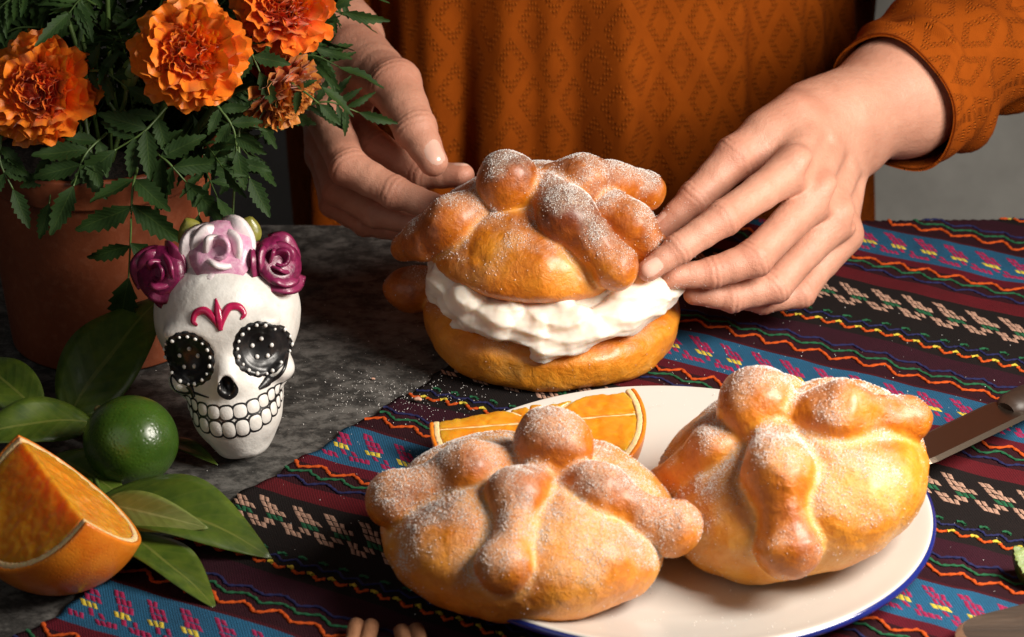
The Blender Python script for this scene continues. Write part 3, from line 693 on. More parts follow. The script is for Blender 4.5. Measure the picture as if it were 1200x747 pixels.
orange_wedge('orange_wedge', (1.2, 4.6, 2.55), 5.1, (-.2, 1.2, 0), (-.04, -.22, .975), (-.2, .975, .1), 'orange half slice lying on the plate behind the front bread roll', 301, back=1.15, spokes=5)
lm = Mat('lime_skin'); lv = lm.vor(520); lb = lm.noise(60, 4)
lm.set(Base_Color=lm.ramp(lb, [(.3, (.024, .062, .005)), (.7, (.050, .105, .010))]), Roughness=.30, Coat_Weight=.2, Coat_Roughness=.25, Subsurface_Weight=.08, Subsurface_Scale=.003)
lm.bump(lm.ramp(lv, [(0, 0.0), (.5, 1.0)]), .3, .0004)
def lime():
    c = np.array([-17.65, 2.9, 2.15])
    f = lambda p: sd_ell(p, c, (2.2, 2.16, 2.12))-0.02*noise(p, .9, 6)
    v, fc = surfnet(f, c-2.8, c+2.8, .1)
    t = thing('lime', (c[0], c[1], 0), 'whole dark green lime resting beside the sugar skull', 'lime')
    add('rind', v, fc, lm.m, t)
    b, bf = lathe([(.001, .12), (.16, .12), (.2, .05), (.22, -.05), (.001, -.1)], 16); add('stem_scar', b+c+[-1.55, .9, 1.2], bf, plain('scar', (.12, .10, .03), .7), t)
lime()
def leaf_mat(name, dark, light, vein, rough=.34, trans=.12, coat=.15, spec=.5, vb=.08):
    m = Mat(name); tc = m.n('ShaderNodeTexCoord'); sx = m.n('ShaderNodeSeparateXYZ'); m.link(tc.outputs['UV'], sx.inputs[0]); u, w = sx.outputs[0], sx.outputs[1]
    aw = m.math('ABSOLUTE', w); side = m.math('SINE', m.math('MULTIPLY', m.math('SUBTRACT', u, m.math('MULTIPLY', aw, .22)), 58.0))
    mid = m.math('LESS_THAN', aw, .05); f = m.noise(120, 4)
    c = m.ramp(f, [(.3, dark), (.7, light)]); c = m.mix(m.math('MULTIPLY', m.ramp(side, [(.80, 0.0), (1.0, 1.0)]), .13), c, vein); c = m.mix(m.math('MULTIPLY', mid, .7), c, vein)
    m.set(Base_Color=c, Roughness=rough, Transmission_Weight=0.0, Subsurface_Weight=trans, Subsurface_Radius=(.5, 1, .2), Subsurface_Scale=.002, Coat_Weight=coat, Specular_IOR_Level=spec)
    m.bump(side, vb, .0006); return m.m
M['citrus_leaf'] = leaf_mat('citrus_leaf', (.034, .068, .006), (.080, .12, .010), (.14, .16, .03), .45)
M['pale_leaf'] = leaf_mat('pale_citrus_leaf', (.11, .14, .022), (.16, .19, .04), (.26, .28, .09), .5)
M['twig'] = plain('green_twig', (.075, .12, .022), .45, .25, 200, .3, 400)
def blade(base, tip, hw, nrm, sag=.3, fold=.18, wav=.06, n=26, m=9, point=1.0, thick=.03):
    base, tip, nrm = (np.array(x, float) for x in (base, tip, nrm)); L = tip-base; nrm = nrm-L*(nrm@L)/(L@L); nrm /= np.linalg.norm(nrm); S = np.cross(L, nrm); S /= np.linalg.norm(S)
    V = []; UV = []
    for i in range(n):
        t = i/(n-1); w = hw*(math.sin(math.pi*t**.80))**.85*(1-.15*t)*point if t < 1 else 0; w = max(w, .012)
        for j in range(m):
            s = j/(m-1)*2-1
            V.append(base+L*t+S*s*w+nrm*(sag*math.sin(math.pi*t)*np.linalg.norm(L)*.3+fold*abs(s)*w-fold*.25*s*s*w+wav*math.sin(t*9+s*3)*w)); UV.append((t, s))
    V = np.array(V); B = V-nrm*thick; g = grid_faces(n, m); N = n*m
    e = list(range(m))+[i*m+m-1 for i in range(1, n)]+list(range(N-2, N-m-1, -1))+[i*m for i in range(n-2, -1, -1)]
    F = np.vstack([g[:, ::-1], g+N, [(e[k+1], e[k], e[k]+N, e[k+1]+N) for k in range(len(e)-1)]])
    return np.vstack([V, B]), F, np.array(UV+UV)
sp = thing('citrus_sprig', (-19.5, 5.5, 0), 'leafy green citrus sprig spread around the lime', 'leaf sprig')
for b, t_, hw, nr, sag, mt in [((-21.3, 7.0, 1.0), (-17.0, 12.2, 5.2), 2.25, (-.35, -.75, .55), .25, 'citrus_leaf'), ((-19.9, 6.2, 1.4), (-25.6, 4.2, 1.5), 1.45, (.05, -.45, .9), .35, 'citrus_leaf'),
                               ((-22.4, 6.5, 1.6), (-26.2, 10.5, 2.6), 1.35, (-.1, -.4, .9), .3, 'citrus_leaf'), ((-18.7, -.7, 1.2), (-10.6, -4.8, .45), 2.1, (.05, -.25, 1), .35, 'citrus_leaf'),
                               ((-17.6, -3.2, .9), (-12.7, -8.8, .32), 1.5, (.35, -.1, 1), .18, 'citrus_leaf'), ((-18.3, -2.6, 2.0), (-13.4, -4.3, 1.7), .95, (.0, -.75, .6), .22, 'pale_leaf'),
                               ((-16.5, 6.2, .5), (-13.8, 3.9, .35), .5, (0, -.2, 1), .2, 'citrus_leaf'), ((-21.6, 3.6, .9), (-17.6, .2, .5), 1.35, (0, -.3, 1), .3, 'citrus_leaf'), ((-20.8, 7.4, .6), (-16.8, 7.6, .6), 1.3, (0, -.3, 1), .3, 'citrus_leaf')]:
    v, f, uv = blade(b, t_, hw, nr, sag); add('leaf', v, f, M[mt], sp, uv=uv)
for pts, r in [([(-26, 9.2, 2.0), (-24.0, 7.6, 1.7), (-21.9, 6.7, 1.25), (-19.9, 6.1, 1.45), (-18.4, 5.0, 1.9)], .16), ([(-21.9, 6.7, 1.25), (-21.6, 6.8, 1.1), (-21.2, 7.1, 1.0)], .1), ([(-20.4, 6.2, 1.3), (-19.6, 3.0, .9), (-18.6, -.6, 1.2), (-17.8, -2.6, 1.2)], .11), ([(-23.2, 7.2, 1.5), (-22.8, 6.8, 1.55), (-22.4, 6.5, 1.6)], .09)]:
    q = smooth_path(pts, 24); v, f = tube(q, r*(1+.1*np.sin(np.arange(24)*1.3)), 9); add('twig', v, f, M['twig'], sp)

# ================================================================== POTTED MARIGOLD
pot_m = Mat('terracotta'); pn = pot_m.noise(22, 5, .6); pn2 = pot_m.noise(240, 4)
pot_m.set(Base_Color=pot_m.mix(pot_m.ramp(pn2, [(.5, 0.0), (.8, .35)]), pot_m.ramp(pn, [(.3, (.17, .037, .012)), (.7, (.25, .062, .021))]), (.36, .14, .075)), Roughness=.52); pot_m.bump(pn2, .2, .001)
PT = np.array([-20.8, 18.6, 0])
mar = thing('potted_marigold', PT, 'orange marigold plant in a terracotta pot', 'potted plant')
prof = smooth_path([(4.55, .02), (4.85, .15), (4.95, .6), (5.35, 5.0), (5.7, 9.2), (5.72, 9.35), (6.0, 9.5), (6.05, 9.8), (6.15, 10.7), (6.1, 11.0), (5.85, 11.02), (5.75, 10.6), (5.5, 9.6)], 70)
v, f = lathe(np.vstack([[(.01, .02)], prof]), 128, PT); add('pot', v, f, pot_m.m, mar)
v, f = lathe([(.01, 9.9), (2, 10.05), (4, 9.9), (5.56, 9.8)], 60, PT); v = v+np.array([0, 0, 1])*(.25*fbm(v, 1.1, 3, 4))[:, None]; add('soil', v, f, plain('soil', (.020, .013, .009), .95, .5, 260, .8, 260, .003), mar)
M['mari_leaf'] = leaf_mat('marigold_leaf', (.010, .030, .005), (.024, .055, .009), (.042, .075, .014), .65, .1, 0.0, .25, .08)
M['mari_stem'] = plain('marigold_stem', (.075, .13, .03), .45, .25, 200)
def petal_mat(name, deep, mid, light):
    m = Mat(name); f = m.noise(260, 4, .6); t = m.attr('along'); x = m.math('ADD', t, m.math('MULTIPLY', m.math('SUBTRACT', f, .5), .5))
    m.set(Base_Color=m.ramp(x, [(.15, deep), (.5, mid), (.9, light)]), Roughness=.5, Subsurface_Weight=.25, Subsurface_Radius=(1, .4, .1), Subsurface_Scale=.003, Sheen_Weight=.15)
    m.bump(m.noise(700, 3), .3, .0006); return m.m
PMB = petal_mat('bright_petal', (.86, .16, .002), (.92, .19, .002), (.94, .21, .003))
PM = [petal_mat('orange_petal', (.78, .12, .002), (.90, .18, .002), (.94, .21, .003)), petal_mat('red_orange_petal', (.52, .026, .003), (.84, .11, .003), (.92, .18, .004)), petal_mat('withered_petal', (.20, .020, .003), (.42, .085, .008), (.62, .20, .03)), petal_mat('crimson_petal', (.16, .008, .004), (.32, .018, .006), (.50, .06, .01))]
def petal_mesh(name, Ln, Wd, ruff, cup, mats, seed):
    rg = np.random.default_rng(seed); nu, nv = 7, 9; V = []; al = []
    ph = rg.uniform(0, 6, 3)
    for i in range(nu):
        t = i/(nu-1)
        for j in range(nv):
            s = j/(nv-1)*2-1; w = Wd*(.16+.84*t**.75)*(1-.10*t*t*abs(s)); end = 1-.26*s*s+.05*math.sin(s*6+ph[0])
            V.append((s*w*.5, Ln*t*end, cup*t*t*Ln*(.35)+ruff*t*t*(.75*math.sin(s*4.2+ph[1])+.4*math.sin(s*7.5+ph[2]))+.12*abs(s)*w*(1-t))); al.append(t)
    V = np.array(V); g = grid_faces(nu, nv)
    return mesh_of(name, np.vstack([V, V-[0, 0, .018]]), np.vstack([g[:, ::-1], g+nu*nv]), mats, attrs=dict(along=al+al))
def petal_data(me):
    v = np.zeros(len(me.vertices)*3); me.vertices.foreach_get('co', v); f = np.zeros(len(me.polygons)*4, np.int32); me.polygons.foreach_get('vertices', f)
    a = np.zeros(len(me.vertices)); me.attributes['along'].data.foreach_get('value', a); return v.reshape(-1, 3)/K, f.reshape(-1, 4), a
def flower(c, axis, rad, mo, mi, seed, n_out=72, dome=.62, squash=1.0, label=None):
    """dense ruffled pompon: petals spiral out from the middle; the outer ones are separate, the heart is one piece"""
    rg = np.random.default_rng(seed); c = np.array(c, float); Q = Vector(axis).to_track_quat('Z', 'Y').to_matrix().to_4x4()
    big = [petal_mesh('petal', rad*.52, rad*.50, .20*rad/2.6, .3, [mo], seed*10+k) for k in range(4)]; small = [petal_data(petal_mesh('p', rad*.40, rad*.36, .20*rad/2.6, .55, [mi], seed*10+5+k)) for k in range(3)]
    HV, HF, HA, nn = [], [], [], 0
    def mat_at(r, k, tilt, hgt):
        a = k*2.39996+rg.uniform(-.25, .25)
        return Matrix.Rotation(a, 4, 'Z') @ Matrix.Translation((0, r, hgt)) @ Matrix.Rotation(tilt+rg.uniform(-.14, .14), 4, 'X') @ Matrix.Rotation(rg.uniform(-.35, .35), 4, 'Y') @ Matrix.Diagonal((rg.uniform(.85, 1.15), rg.uniform(.85, 1.15), 1, 1))
    core, cf = lathe([(.001, rad*dome*.52), (rad*.32, rad*dome*.50), (rad*.62, rad*dome*.24), (rad*.56, -.15*rad), (.2*rad, -.5*rad), (.08*rad, -.62*rad)], 24)
    HV.append(core); HF.append(cf); HA.append(np.full(len(core), .45)); nn = len(core)
    N2 = 80
    for k in range(N2):
        x = (k+.5)/N2; r = rad*.50*x**.6; m4 = np.array(mat_at(r*.72, k, math.radians(66-40*x), rad*dome*(.42-.22*x*x)-.1*rad)); v, f, a = small[k % 3]
        HV.append(v@m4[:3, :3].T+m4[:3, 3]); HF.append(f+nn); HA.append(a); nn += len(v)
    qm = np.array(Q)[:3, :3]
    fl = add('flower', np.vstack(HV)@qm.T+c, np.vstack(HF), mi, mar, attrs=dict(along=np.concatenate(HA)), origin=c)
    if label: fl['label'] = label
    for k in range(n_out):
        x = k/n_out; r = rad*(.34+.20*x); tilt = math.radians(46-62*x); hg = rad*dome*(.30-.62*x**1.4)
        inst('petal', big[k % 4], fl, Q @ Matrix.Diagonal((1, 1, squash, 1)) @ mat_at(r, k, tilt, hg))
    return c-qm@np.array([0, 0, rad*.5])
cups = [flower((-22.6, 14.0, 15.2), (-.15, -1, .45), 2.75, PM[0], PM[1], 1), flower((-15.2, 13.0, 17.4), (.12, -1, .55), 2.75, PM[0], PMB, 2),
        flower((-10.9, 16.0, 18.7), (.15, -.75, .75), 2.5, PM[1], PM[1], 3, 70), flower((-11.1, 15.2, 14.7), (.75, -.45, -.45), 2.1, PM[2], PM[2], 4, 70, .75, .9, 'withered rusty marigold head with a dark red fringe')]
# dark red fringe at the top of the withered head
pm = petal_mesh('petal', 1.5, 1.0, .3, .1, [PM[3]], 91)
for k in range(14): inst('petal', pm, bpy.data.objects['flower.003'], Matrix.Translation((rng.uniform(-.9, .8), rng.uniform(-.5, .3), rng.uniform(.1, .9))) @ Euler((rng.uniform(.9, 1.7), rng.uniform(-.5, .5), rng.uniform(-.7, .7))).to_matrix().to_4x4())
for cpt, a in zip(cups, ((-21.3, 18.2, 10), (-18.2, 18.0, 10), (-17, 19.5, 10), (-16.6, 18.4, 10))):
    q = smooth_path([a, (np.array(a)+cpt)/2+[0, 1.2, .6], cpt+[0, .5, -.4], cpt], 24); v, f = tube(q, np.linspace(.2, .17, 24), 8); add('stem', v, f, M['mari_stem'], mar)
    b, bf = lathe([(.05, -.9), (.35, -.6), (.55, 0), (.5, .3)], 16); add('calyx', b@np.array((Vector(q[-1]-q[-4])).to_track_quat('Z', 'Y').to_matrix()).T+cpt, bf, M['mari_stem'], mar)
b, bf = lathe(smooth_path([(.12, -.9), (.3, -.75), (.44, -.2), (.40, .3), (.26, .6), (.05, .72)], 20), 18); add('bud', b@rot('Y', 14).T+np.array([-18.2, 14, 16.1]), bf, plain('bud_green', (.10, .15, .03), .4), mar)
q = smooth_path([(-18.4, 14, 15.4), (-18.7, 14.3, 14.2), (-19.6, 16, 12.4), (-20, 18, 10)], 22); v, f = tube(q, .11, 7); add('stem', v, f, M['mari_stem'], mar)
def leaflet_mesh(seed, wd=.20):
    """serrated lance-shaped leaflet, 1 cm long along +Y before scaling"""
    rg = np.random.default_rng(seed); n, m = 15, 5; V = []; UV = []
    for i in range(n):
        t = i/(n-1); w0 = wd*math.sin(math.pi*t**.85)**.8*(1-.25*t)
        for j in range(m):
            s = j/(m-1)*2-1; tooth = 1+.34*((i % 2)*1.0-.35)*(abs(s) > .9)*(t > .12)*(t < .93); w = max(w0*tooth, .012); dy = .028*(i % 2)*(abs(s) > .9)*(t < .93)
            V.append((s*w, t+dy, .10*abs(s)*w*3-.10*t*t+.02*math.sin(t*8+seed))); UV.append((t, s))
    V = np.array(V); g = grid_faces(n, m)
    return V, g[:, ::-1], np.array(UV)
LFL = [leaflet_mesh(k) for k in range(3)]+[leaflet_mesh(k, .13) for k in range(3, 6)]; LME = [mesh_of('leaflet', v, f, [M['mari_leaf']], uv=uv) for v, f, uv in LFL]
def compound(pts, size, nrm, pairs=4, split=True, r=.055, end=1.25, start=.2, nar=0):
    q = smooth_path(pts, 26); v, f = tube(q, np.linspace(r*1.3, r*.7, 26), 6); nrm = np.array(nrm, float); c = q[0]
    items = []
    for k in range(pairs):
        t = start+(.95-start)*(k/(pairs-.0)); i = min(24, int(t*25)); T = q[i+1]-q[i]; T /= np.linalg.norm(T)
        for sd in (-1, 1):
            sz = size*(.62+.5*math.sin(math.pi*(k+.8)/(pairs+1)))*rng.uniform(.82, 1.12); items.append((q[i]+T*rng.uniform(-.08, .08), T, sd*math.radians(rng.uniform(48, 66)), sz))
    T = q[-1]-q[-2]; T /= np.linalg.norm(T); items.append((q[-1], T, rng.uniform(-.15, .15), size*end))
    ms = []
    for p, T, a, sz in items:
        n_ = nrm-T*(nrm@T); n_ /= np.linalg.norm(n_)+1e-9; X = np.cross(T, n_); d = T*math.cos(a)-X*math.sin(a)*-1; x2 = np.cross(d, n_)
        n2 = n_+rng.uniform(-.35, .35)*x2+rng.uniform(-.25, .15)*d; n2 -= d*(n2@d); n2 /= np.linalg.norm(n2); x2 = np.cross(d, n2)
        m4 = Matrix.Identity(4)
        for r_ in range(3): m4[r_][0], m4[r_][1], m4[r_][2], m4[r_][3] = x2[r_]*sz, d[r_]*sz, n2[r_]*sz, (p-c)[r_]
        ms.append(m4)
    if split:
        lf_ = add('leaf', v, f, M['mari_stem'], mar, origin=c)
        for k, m4 in enumerate(ms): inst('leaflet', LME[k % 3+nar], lf_, m4)
    else:
        V, F, U, n = [np.array(v)], list(f), [np.zeros((len(v), 2))], len(v)
        for k, m4 in enumerate(ms):
            a = np.array(m4); lv_, lf2, lu = LFL[k % 3+nar]; V.append(lv_@a[:3, :3].T+a[:3, 3]+c); F += [tuple(x+n) for x in lf2]; U.append(lu); n += len(lv_)
        add('leaf', np.vstack(V), F, M['mari_leaf'], mar, uv=np.vstack(U), origin=c)
TW = np.array([0, -.9, .44])
FRONT = [([(-18.0, 13.0, 11.6), (-18.1, 11.6, 11.0), (-18.3, 11.2, 8.5), (-18.5, 11.2, 6.6)], 2.0, TW, 3, 1.35), ([(-17.9, 13.6, 12.6), (-16.6, 12.6, 12.2), (-15.6, 12.2, 11.2)], 1.7, TW, 3, 1.25),
         ([(-12.6, 15.5, 16.0), (-11.0, 14.6, 15.6), (-9.9, 14.0, 15.1), (-9.2, 13.7, 14.6)], .8, TW, 2, 1.35), ([(-13.2, 15.0, 13.4), (-13.2, 14.2, 11.5), (-12.7, 13.8, 10.7)], 1.25, TW, 2, 1.3),
         ([(-13.3, 14.6, 12.6), (-13.5, 14.0, 10.0), (-13.6, 13.6, 8.6)], 1.0, TW, 1, 1.5), ([(-15.2, 15, 12.5), (-14.8, 14, 10.8), (-15.2, 13.3, 9.0)], 1.1, TW, 1, 1.2), ([(-19.5, 14, 13.0), (-20.4, 12.8, 12.4), (-21.0, 12.2, 11.0)], 1.7, TW, 3, 1.2),
         ([(-24.6, 14, 12.8), (-24.6, 13.2, 11.8), (-24.0, 12.7, 10.6)], 1.3, TW, 3, 1.2), ([(-22.2, 14, 12.4), (-22.0, 13, 11.6), (-22.3, 12.6, 9.9)], 1.2, TW, 2, 1.2), ([(-20.6, 14.4, 16.0), (-19.4, 13.6, 16.3), (-18.3, 13.4, 15.6)], 1.1, TW, 3, 1.2),
         ([(-16.6, 14.4, 14.2), (-17.6, 13.2, 13.4), (-19.0, 12.8, 12.6)], 1.6, TW, 3, 1.3), ([(-14.4, 14, 14.8), (-13.4, 13.4, 13.6), (-13.2, 13.2, 12.4)], 1.3, TW, 3, 1.2), ([(-13.0, 15, 17.6), (-12.4, 14.2, 17.0), (-12.0, 13.8, 16.2)], 1.2, TW, 2, 1.2)]
for pts, sz, nr, pr_, en in FRONT: compound(pts, sz*1.3, nr, pr_, True, .06, en)
FC = [(-22.6, 14.0, 15.2), (-15.2, 13.0, 17.4), (-10.9, 16.0, 18.7), (-11.1, 15.2, 14.7)]
for k in range(150):
    a = rng.uniform(0, 2*math.pi); rr = rng.uniform(1.0, 7.5); y = 19.5+rr*math.sin(a)*.75; x = -18.9+rr*math.cos(a)*1.15; z = rng.uniform(11.0, 20.5)
    if y < 14.5: y = 14.5+rng.uniform(0, 1.5)
    p0 = np.array([x, y, z]); d = np.array([x+18.6, (y-20)*.8, rng.uniform(-2.5, 3)]); d /= np.linalg.norm(d); L = rng.uniform(2.2, 3.6)
    if any(math.hypot(q_[0]-fx, (q_[2]-fz)*.9+(q_[1]-fy)*.44) < 3.6 for q_ in (p0, p0+d*L*.6, p0+d*(L+1)) for fx, fy, fz in FC): p0 = p0+np.array([0, max(0, 18.8-p0[1]), 0]); d[1] = abs(d[1])
    compound([p0, p0+d*L*.5+[0, 0, .3], p0+d*L+[0, 0, -.4]], rng.uniform(1.5, 2.3), TW+rng.normal(size=3)*.5, 5, k < 12, .05, nar=3)
for k in range(10):
    x, y = -18.6+rng.uniform(-6, 6), 20+rng.uniform(-2, 3); q = smooth_path([(-20.0+rng.uniform(-2, 2), 18.6+rng.uniform(-2, 2), 9.9), ((x-20)/2, y, 14), (x, y, rng.uniform(16, 20))], 16); v, f = tube(q, .13, 6); add('stem', v, f, M['mari_stem'], mar)
# ================================================================== PERSON
person = thing('person', (4.5, 48, -75), 'person in rust orange knit blouse holding the cream filled bun with both hands', 'person')
def hand_sdf(fingers, palm, arm, kp=.55):
    chains = []
    for pts, rs in fingers:
        P, Q = [np.array(pts[0], float)], [rs[0]]
        for i in range(len(pts)-1):
            a, b = np.array(pts[i], float), np.array(pts[i+1], float)
            P += [a+(b-a)*.5, b]; Q += [(rs[i]+rs[i+1])*.5*.945, rs[i+1]]
        chains.append((P, Q))
    def f(p):
        d = None
        for a, b, ra, rb in palm+arm:
            e = sd_cap(p, a, b, ra, rb); d = e if d is None else smin(d, e, .9)
        out = d
        for P, Q in chains:
            c = sd_chain(p, P, Q, .16); out = np.minimum(out, smin(d, c, kp))
        return out
    return f
RHF = [([(14.13, 18.60, 9.18), (10.41, 14.90, 8.11), (8.14, 13.50, 7.09), (6.66, 12.70, 6.31)], [1.02, .88, .74, .56]),
       ([(15.45, 19.00, 7.60), (12.05, 15.40, 5.70), (9.90, 14.70, 5.23), (8.01, 14.20, 5.24)], [1.0, .94, .76, .60]),
       ([(16.56, 19.80, 5.93), (13.21, 16.20, 3.77), (11.03, 15.50, 3.49), (9.13, 15.30, 3.82)], [.95, .85, .72, .58]),
       ([(17.11, 21.00, 4.43), (14.71, 17.90, 2.54), (12.74, 17.20, 2.44), (11.09, 17.20, 2.73)], [.85, .72, .62, .52]),
       ([(14.49, 23.00, 10.07), (11.37, 20.60, 8.94), (9.28, 19.00, 7.42), (7.55, 18.20, 6.07)], [1.35, 1.12, .86, .60])]
RPALM = [((15.55, 24.60, 9.43), (14.16, 18.80, 9.00), 1.75, .95), ((16.27, 24.80, 8.63), (15.42, 19.20, 7.70), 1.7, .97), ((16.93, 25.20, 7.84), (16.59, 20.00, 5.74), 1.6, .92), ((17.45, 25.60, 7.18), (17.02, 21.40, 4.44), 1.45, .9), ((15.80, 25.00, 9.50), (13.11, 22.00, 9.54), 1.7, 1.35), ((13.29, 21.00, 8.54), (15.89, 20.00, 6.60), 1.0, 1.0)]
RPALM += [(RHF[k][0][0], tuple(np.array(RHF[k][0][0])+.42*(np.array(RHF[k][0][1])-np.array(RHF[k][0][0]))), .85, .62) for k in range(4)]
RARM = [((16.28, 25.00, 8.79), (17.27, 26.00, 8.86), 2.15, 2.3), ((17.27, 26.00, 8.86), (20.85, 29.50, 8.83), 2.35, 3.25), ((16.81, 25.30, 7.70), (17.85, 26.50, 7.44), 1.9, 2.1), ((20.85, 29.50, 8.83), (24.35, 33.00, 9.65), 3.2, 3.2)]
LHF = [([(-9.62, 25.00, 9.27), (-8.38, 21.20, 8.17), (-5.98, 19.60, 7.44), (-3.79, 18.60, 7.07)], [1.12, 1.0, .86, .66]),
       ([(-8.81, 27.00, 8.46), (-7.10, 23.80, 8.08), (-4.63, 22.40, 7.23), (-2.54, 21.20, 7.70)], [1.05, .95, .8, .62]),
       ([(-9.85, 26.50, 7.44), (-8.97, 23.00, 6.15), (-7.04, 21.20, 5.59), (-4.81, 20.20, 5.46)], [1.05, .92, .78, .62]),
       ([(-10.01, 27.00, 6.26), (-9.34, 24.20, 4.85), (-7.67, 22.80, 4.30), (-5.77, 22.00, 4.17)], [.9, .8, .68, .55]),
       ([(-8.37, 28.50, 11.26), (-6.09, 24.60, 11.33), (-4.92, 21.60, 10.08), (-3.98, 20.00, 8.96)], [1.6, 1.42, 1.10, .74])]
LPALM = [((-9.42, 31.00, 10.80), (-9.59, 26.00, 9.10), 1.9, 1.15), ((-9.22, 31.50, 10.61), (-8.84, 27.40, 8.30), 1.9, 1.15), ((-9.60, 31.50, 10.36), (-9.88, 27.00, 7.48), 1.7, 1.1), ((-9.79, 31.50, 10.12), (-10.04, 27.60, 6.25), 1.6, 1.0), ((-9.18, 31.00, 11.29), (-7.17, 27.00, 11.11), 2.0, 1.5), ((-8.59, 28.00, 10.48), (-8.77, 26.50, 9.14), 1.5, 1.2)]
LARM = [((-9.43, 31.50, 11.34), (-10.66, 33.00, 12.02), 2.3, 2.35), ((-10.66, 33.00, 12.02), (-14.92, 40.00, 12.79), 2.4, 3.1)]
rh = hand_sdf(RHF, RPALM, RARM); lh = hand_sdf(LHF, LPALM, LARM)
def skin_wrinkle(v, n, fingers):
    d = fbm(v, .9, 3, 9)*.035
    for pts, rs in fingers:
        for j in (1, 2):
            if j >= len(pts)-1: continue
            a, b, c = (np.array(pts[k], float) for k in (j-1, j, j+1)); ax = (c-a)/np.linalg.norm(c-a); q = v-b
            t = q@ax; rr = np.linalg.norm(q-np.outer(t, ax), axis=1); w = np.exp(-(t/.42)**2)*np.exp(-np.clip(rr-rs[j]*1.3, 0, 9)**2/.05)
            d = d-.055*w*np.clip(np.cos(t*19+2.2*noise(v, 1.6, 31)), 0, 1)**3+.03*w
    return v+n*d[:, None]
KN = [(RHF[k][0][0], RHF[k][1][0]) for k in range(4)]; BV, BF, BA = [], [], []; nb = 0
rh0 = rh
def rh(p):
    d = rh0(p)
    for q, r in KN: d = smin(d, sd_sph(p, np.array(q)+[.05, -.22, .30], r*.86), .35)
    for (a, _), (b, _) in zip(KN[:-1], KN[1:]):
        m_ = (np.array(a)+np.array(b))/2+[.25, -.75, .75]; d = smax(d, -sd_cap(p, m_, m_+np.array([1.2, 3.2, .6]), .37, .2), .75)
    return d
for f_, F_, P_, A_ in ((rh, RHF, RPALM, RARM), (lh, LHF, LPALM, LARM)):
    allp = np.array([q for pts, _ in F_ for q in pts]+[q for c_ in P_+A_ for q in c_[:2]])
    v, fc = surfnet(f_, allp.min(0)-3.9, allp.max(0)+3.9, .095); n = grad(f_, v); v = skin_wrinkle(v, n, F_)
    BV.append(v); BF.append(fc+nb); nb += len(v); fl = np.zeros(len(v))
    for pts, rs in F_:
        for k, q in enumerate(pts): fl = np.maximum(fl, (.9 if k != 2 else .6)*np.exp(-(np.linalg.norm(v-np.array(q), axis=1)/(rs[k]*1.25))**4))
    BA.append(np.clip(fl*.8+.25*fbm(v, .5, 3, 77), 0, 1))
HV, HN = BV[0], vnormals(BV[0], BF[0]); dn = np.zeros(len(HV))
for pts, rs in RHF:
    dn = np.maximum(dn, np.exp(-(np.linalg.norm(HV-np.array(pts[-1]), axis=1)/1.3)**2))
P_, N_ = scatter(HV, BF[0], HN, dn*np.clip(.3+fbm(HV, 1.6, 2, 55), 0, 1), 420); gv, gf_ = grains(P_, N_); tag(add('sugar', gv, gf_, M['sugar'], person, smooth=False), kind='stuff')
def torso_sdf(p):
    d = sd_ell(p, (4.6, 54, 8), (14, 10, 42)); d = smin(d, sd_cap(p, (-10, 52, 42), (20, 52, 42), 5, 5), 4)
    d = smin(d, sd_chain(p, [(21, 49, 42), (27.5, 46, 30), (29.5, 43.2, 16), (26.89, 37.00, 10.72), (24.54, 33.30, 9.63)], [4.0, 3.6, 3.5, 3.2, 3.0], 1), 2); d = smin(d, sd_chain(p, [(-12, 49, 42), (-18.5, 47, 26), (-17.5, 44.2, 18), (-14.92, 40.00, 12.79)], [4, 3.8, 3.6, 3.0], 1), 2)
    return smin(d, sd_cap(p, (4.5, 52, 44), (4.5, 51, 54), 4.6, 4.4), 2)
v, fc = surfnet(torso_sdf, (-30, 30, -40), (36, 68, 58), .9, margin=1); BV.append(v); BF.append(fc+nb); BA.append(np.zeros(len(v)))
add('body', np.vstack(BV), np.vstack(BF), M['skin'], person, attrs=dict(flush=np.concatenate(BA)))
def nail(f, dip, tip, dors, w, L, r):
    dip, tip, dors = (np.array(x, float) for x in (dip, tip, dors)); ax = tip-dip; ax /= np.linalg.norm(ax); dors = dors-ax*(dors@ax); dors /= np.linalg.norm(dors); S = np.cross(ax, dors)
    u = np.linspace(-1, 1, 9); U, V = np.meshgrid(u, u, indexing='ij'); ang = np.arctan2(V, U); rad = np.maximum(abs(U), abs(V)); k = (abs(np.cos(ang))**3+abs(np.sin(ang))**3)**(-1/3)
    a = (rad*k*np.cos(ang)).ravel(); b = (rad*k*np.sin(ang)).ravel()
    c = tip-ax*r*.12; th = b*w/r
    P = c+np.outer(a*L, ax)+(np.outer(np.sin(th), S)+np.outer(np.cos(th), dors))*(r+.6); D = -(np.outer(np.sin(th), S)+np.outer(np.cos(th), dors))
    for _ in range(30): P = P+D*np.clip(f(P), -.3, .3)[:, None]*.8
    g = grad(f, P); rr = rad.ravel(); P = P+g*(.022*(1-rr**6)-.01*rr**6)[:, None]
    add('fingernail', P, grid_faces(9, 9), M['nail'], person)
nail(rh, RHF[0][0][2], RHF[0][0][3], (-.35, -.75, .1), .46, .62, .56); nail(rh, RHF[4][0][2], RHF[4][0][3], (-.5, -.6, .45), .5, .68, .6)
nail(lh, LHF[4][0][2], LHF[4][0][3], (.35, -.8, .5), .60, .78, .74); nail(lh, LHF[1][0][2], LHF[1][0][3], (0.1, .4, .9), .4, .5, .6)
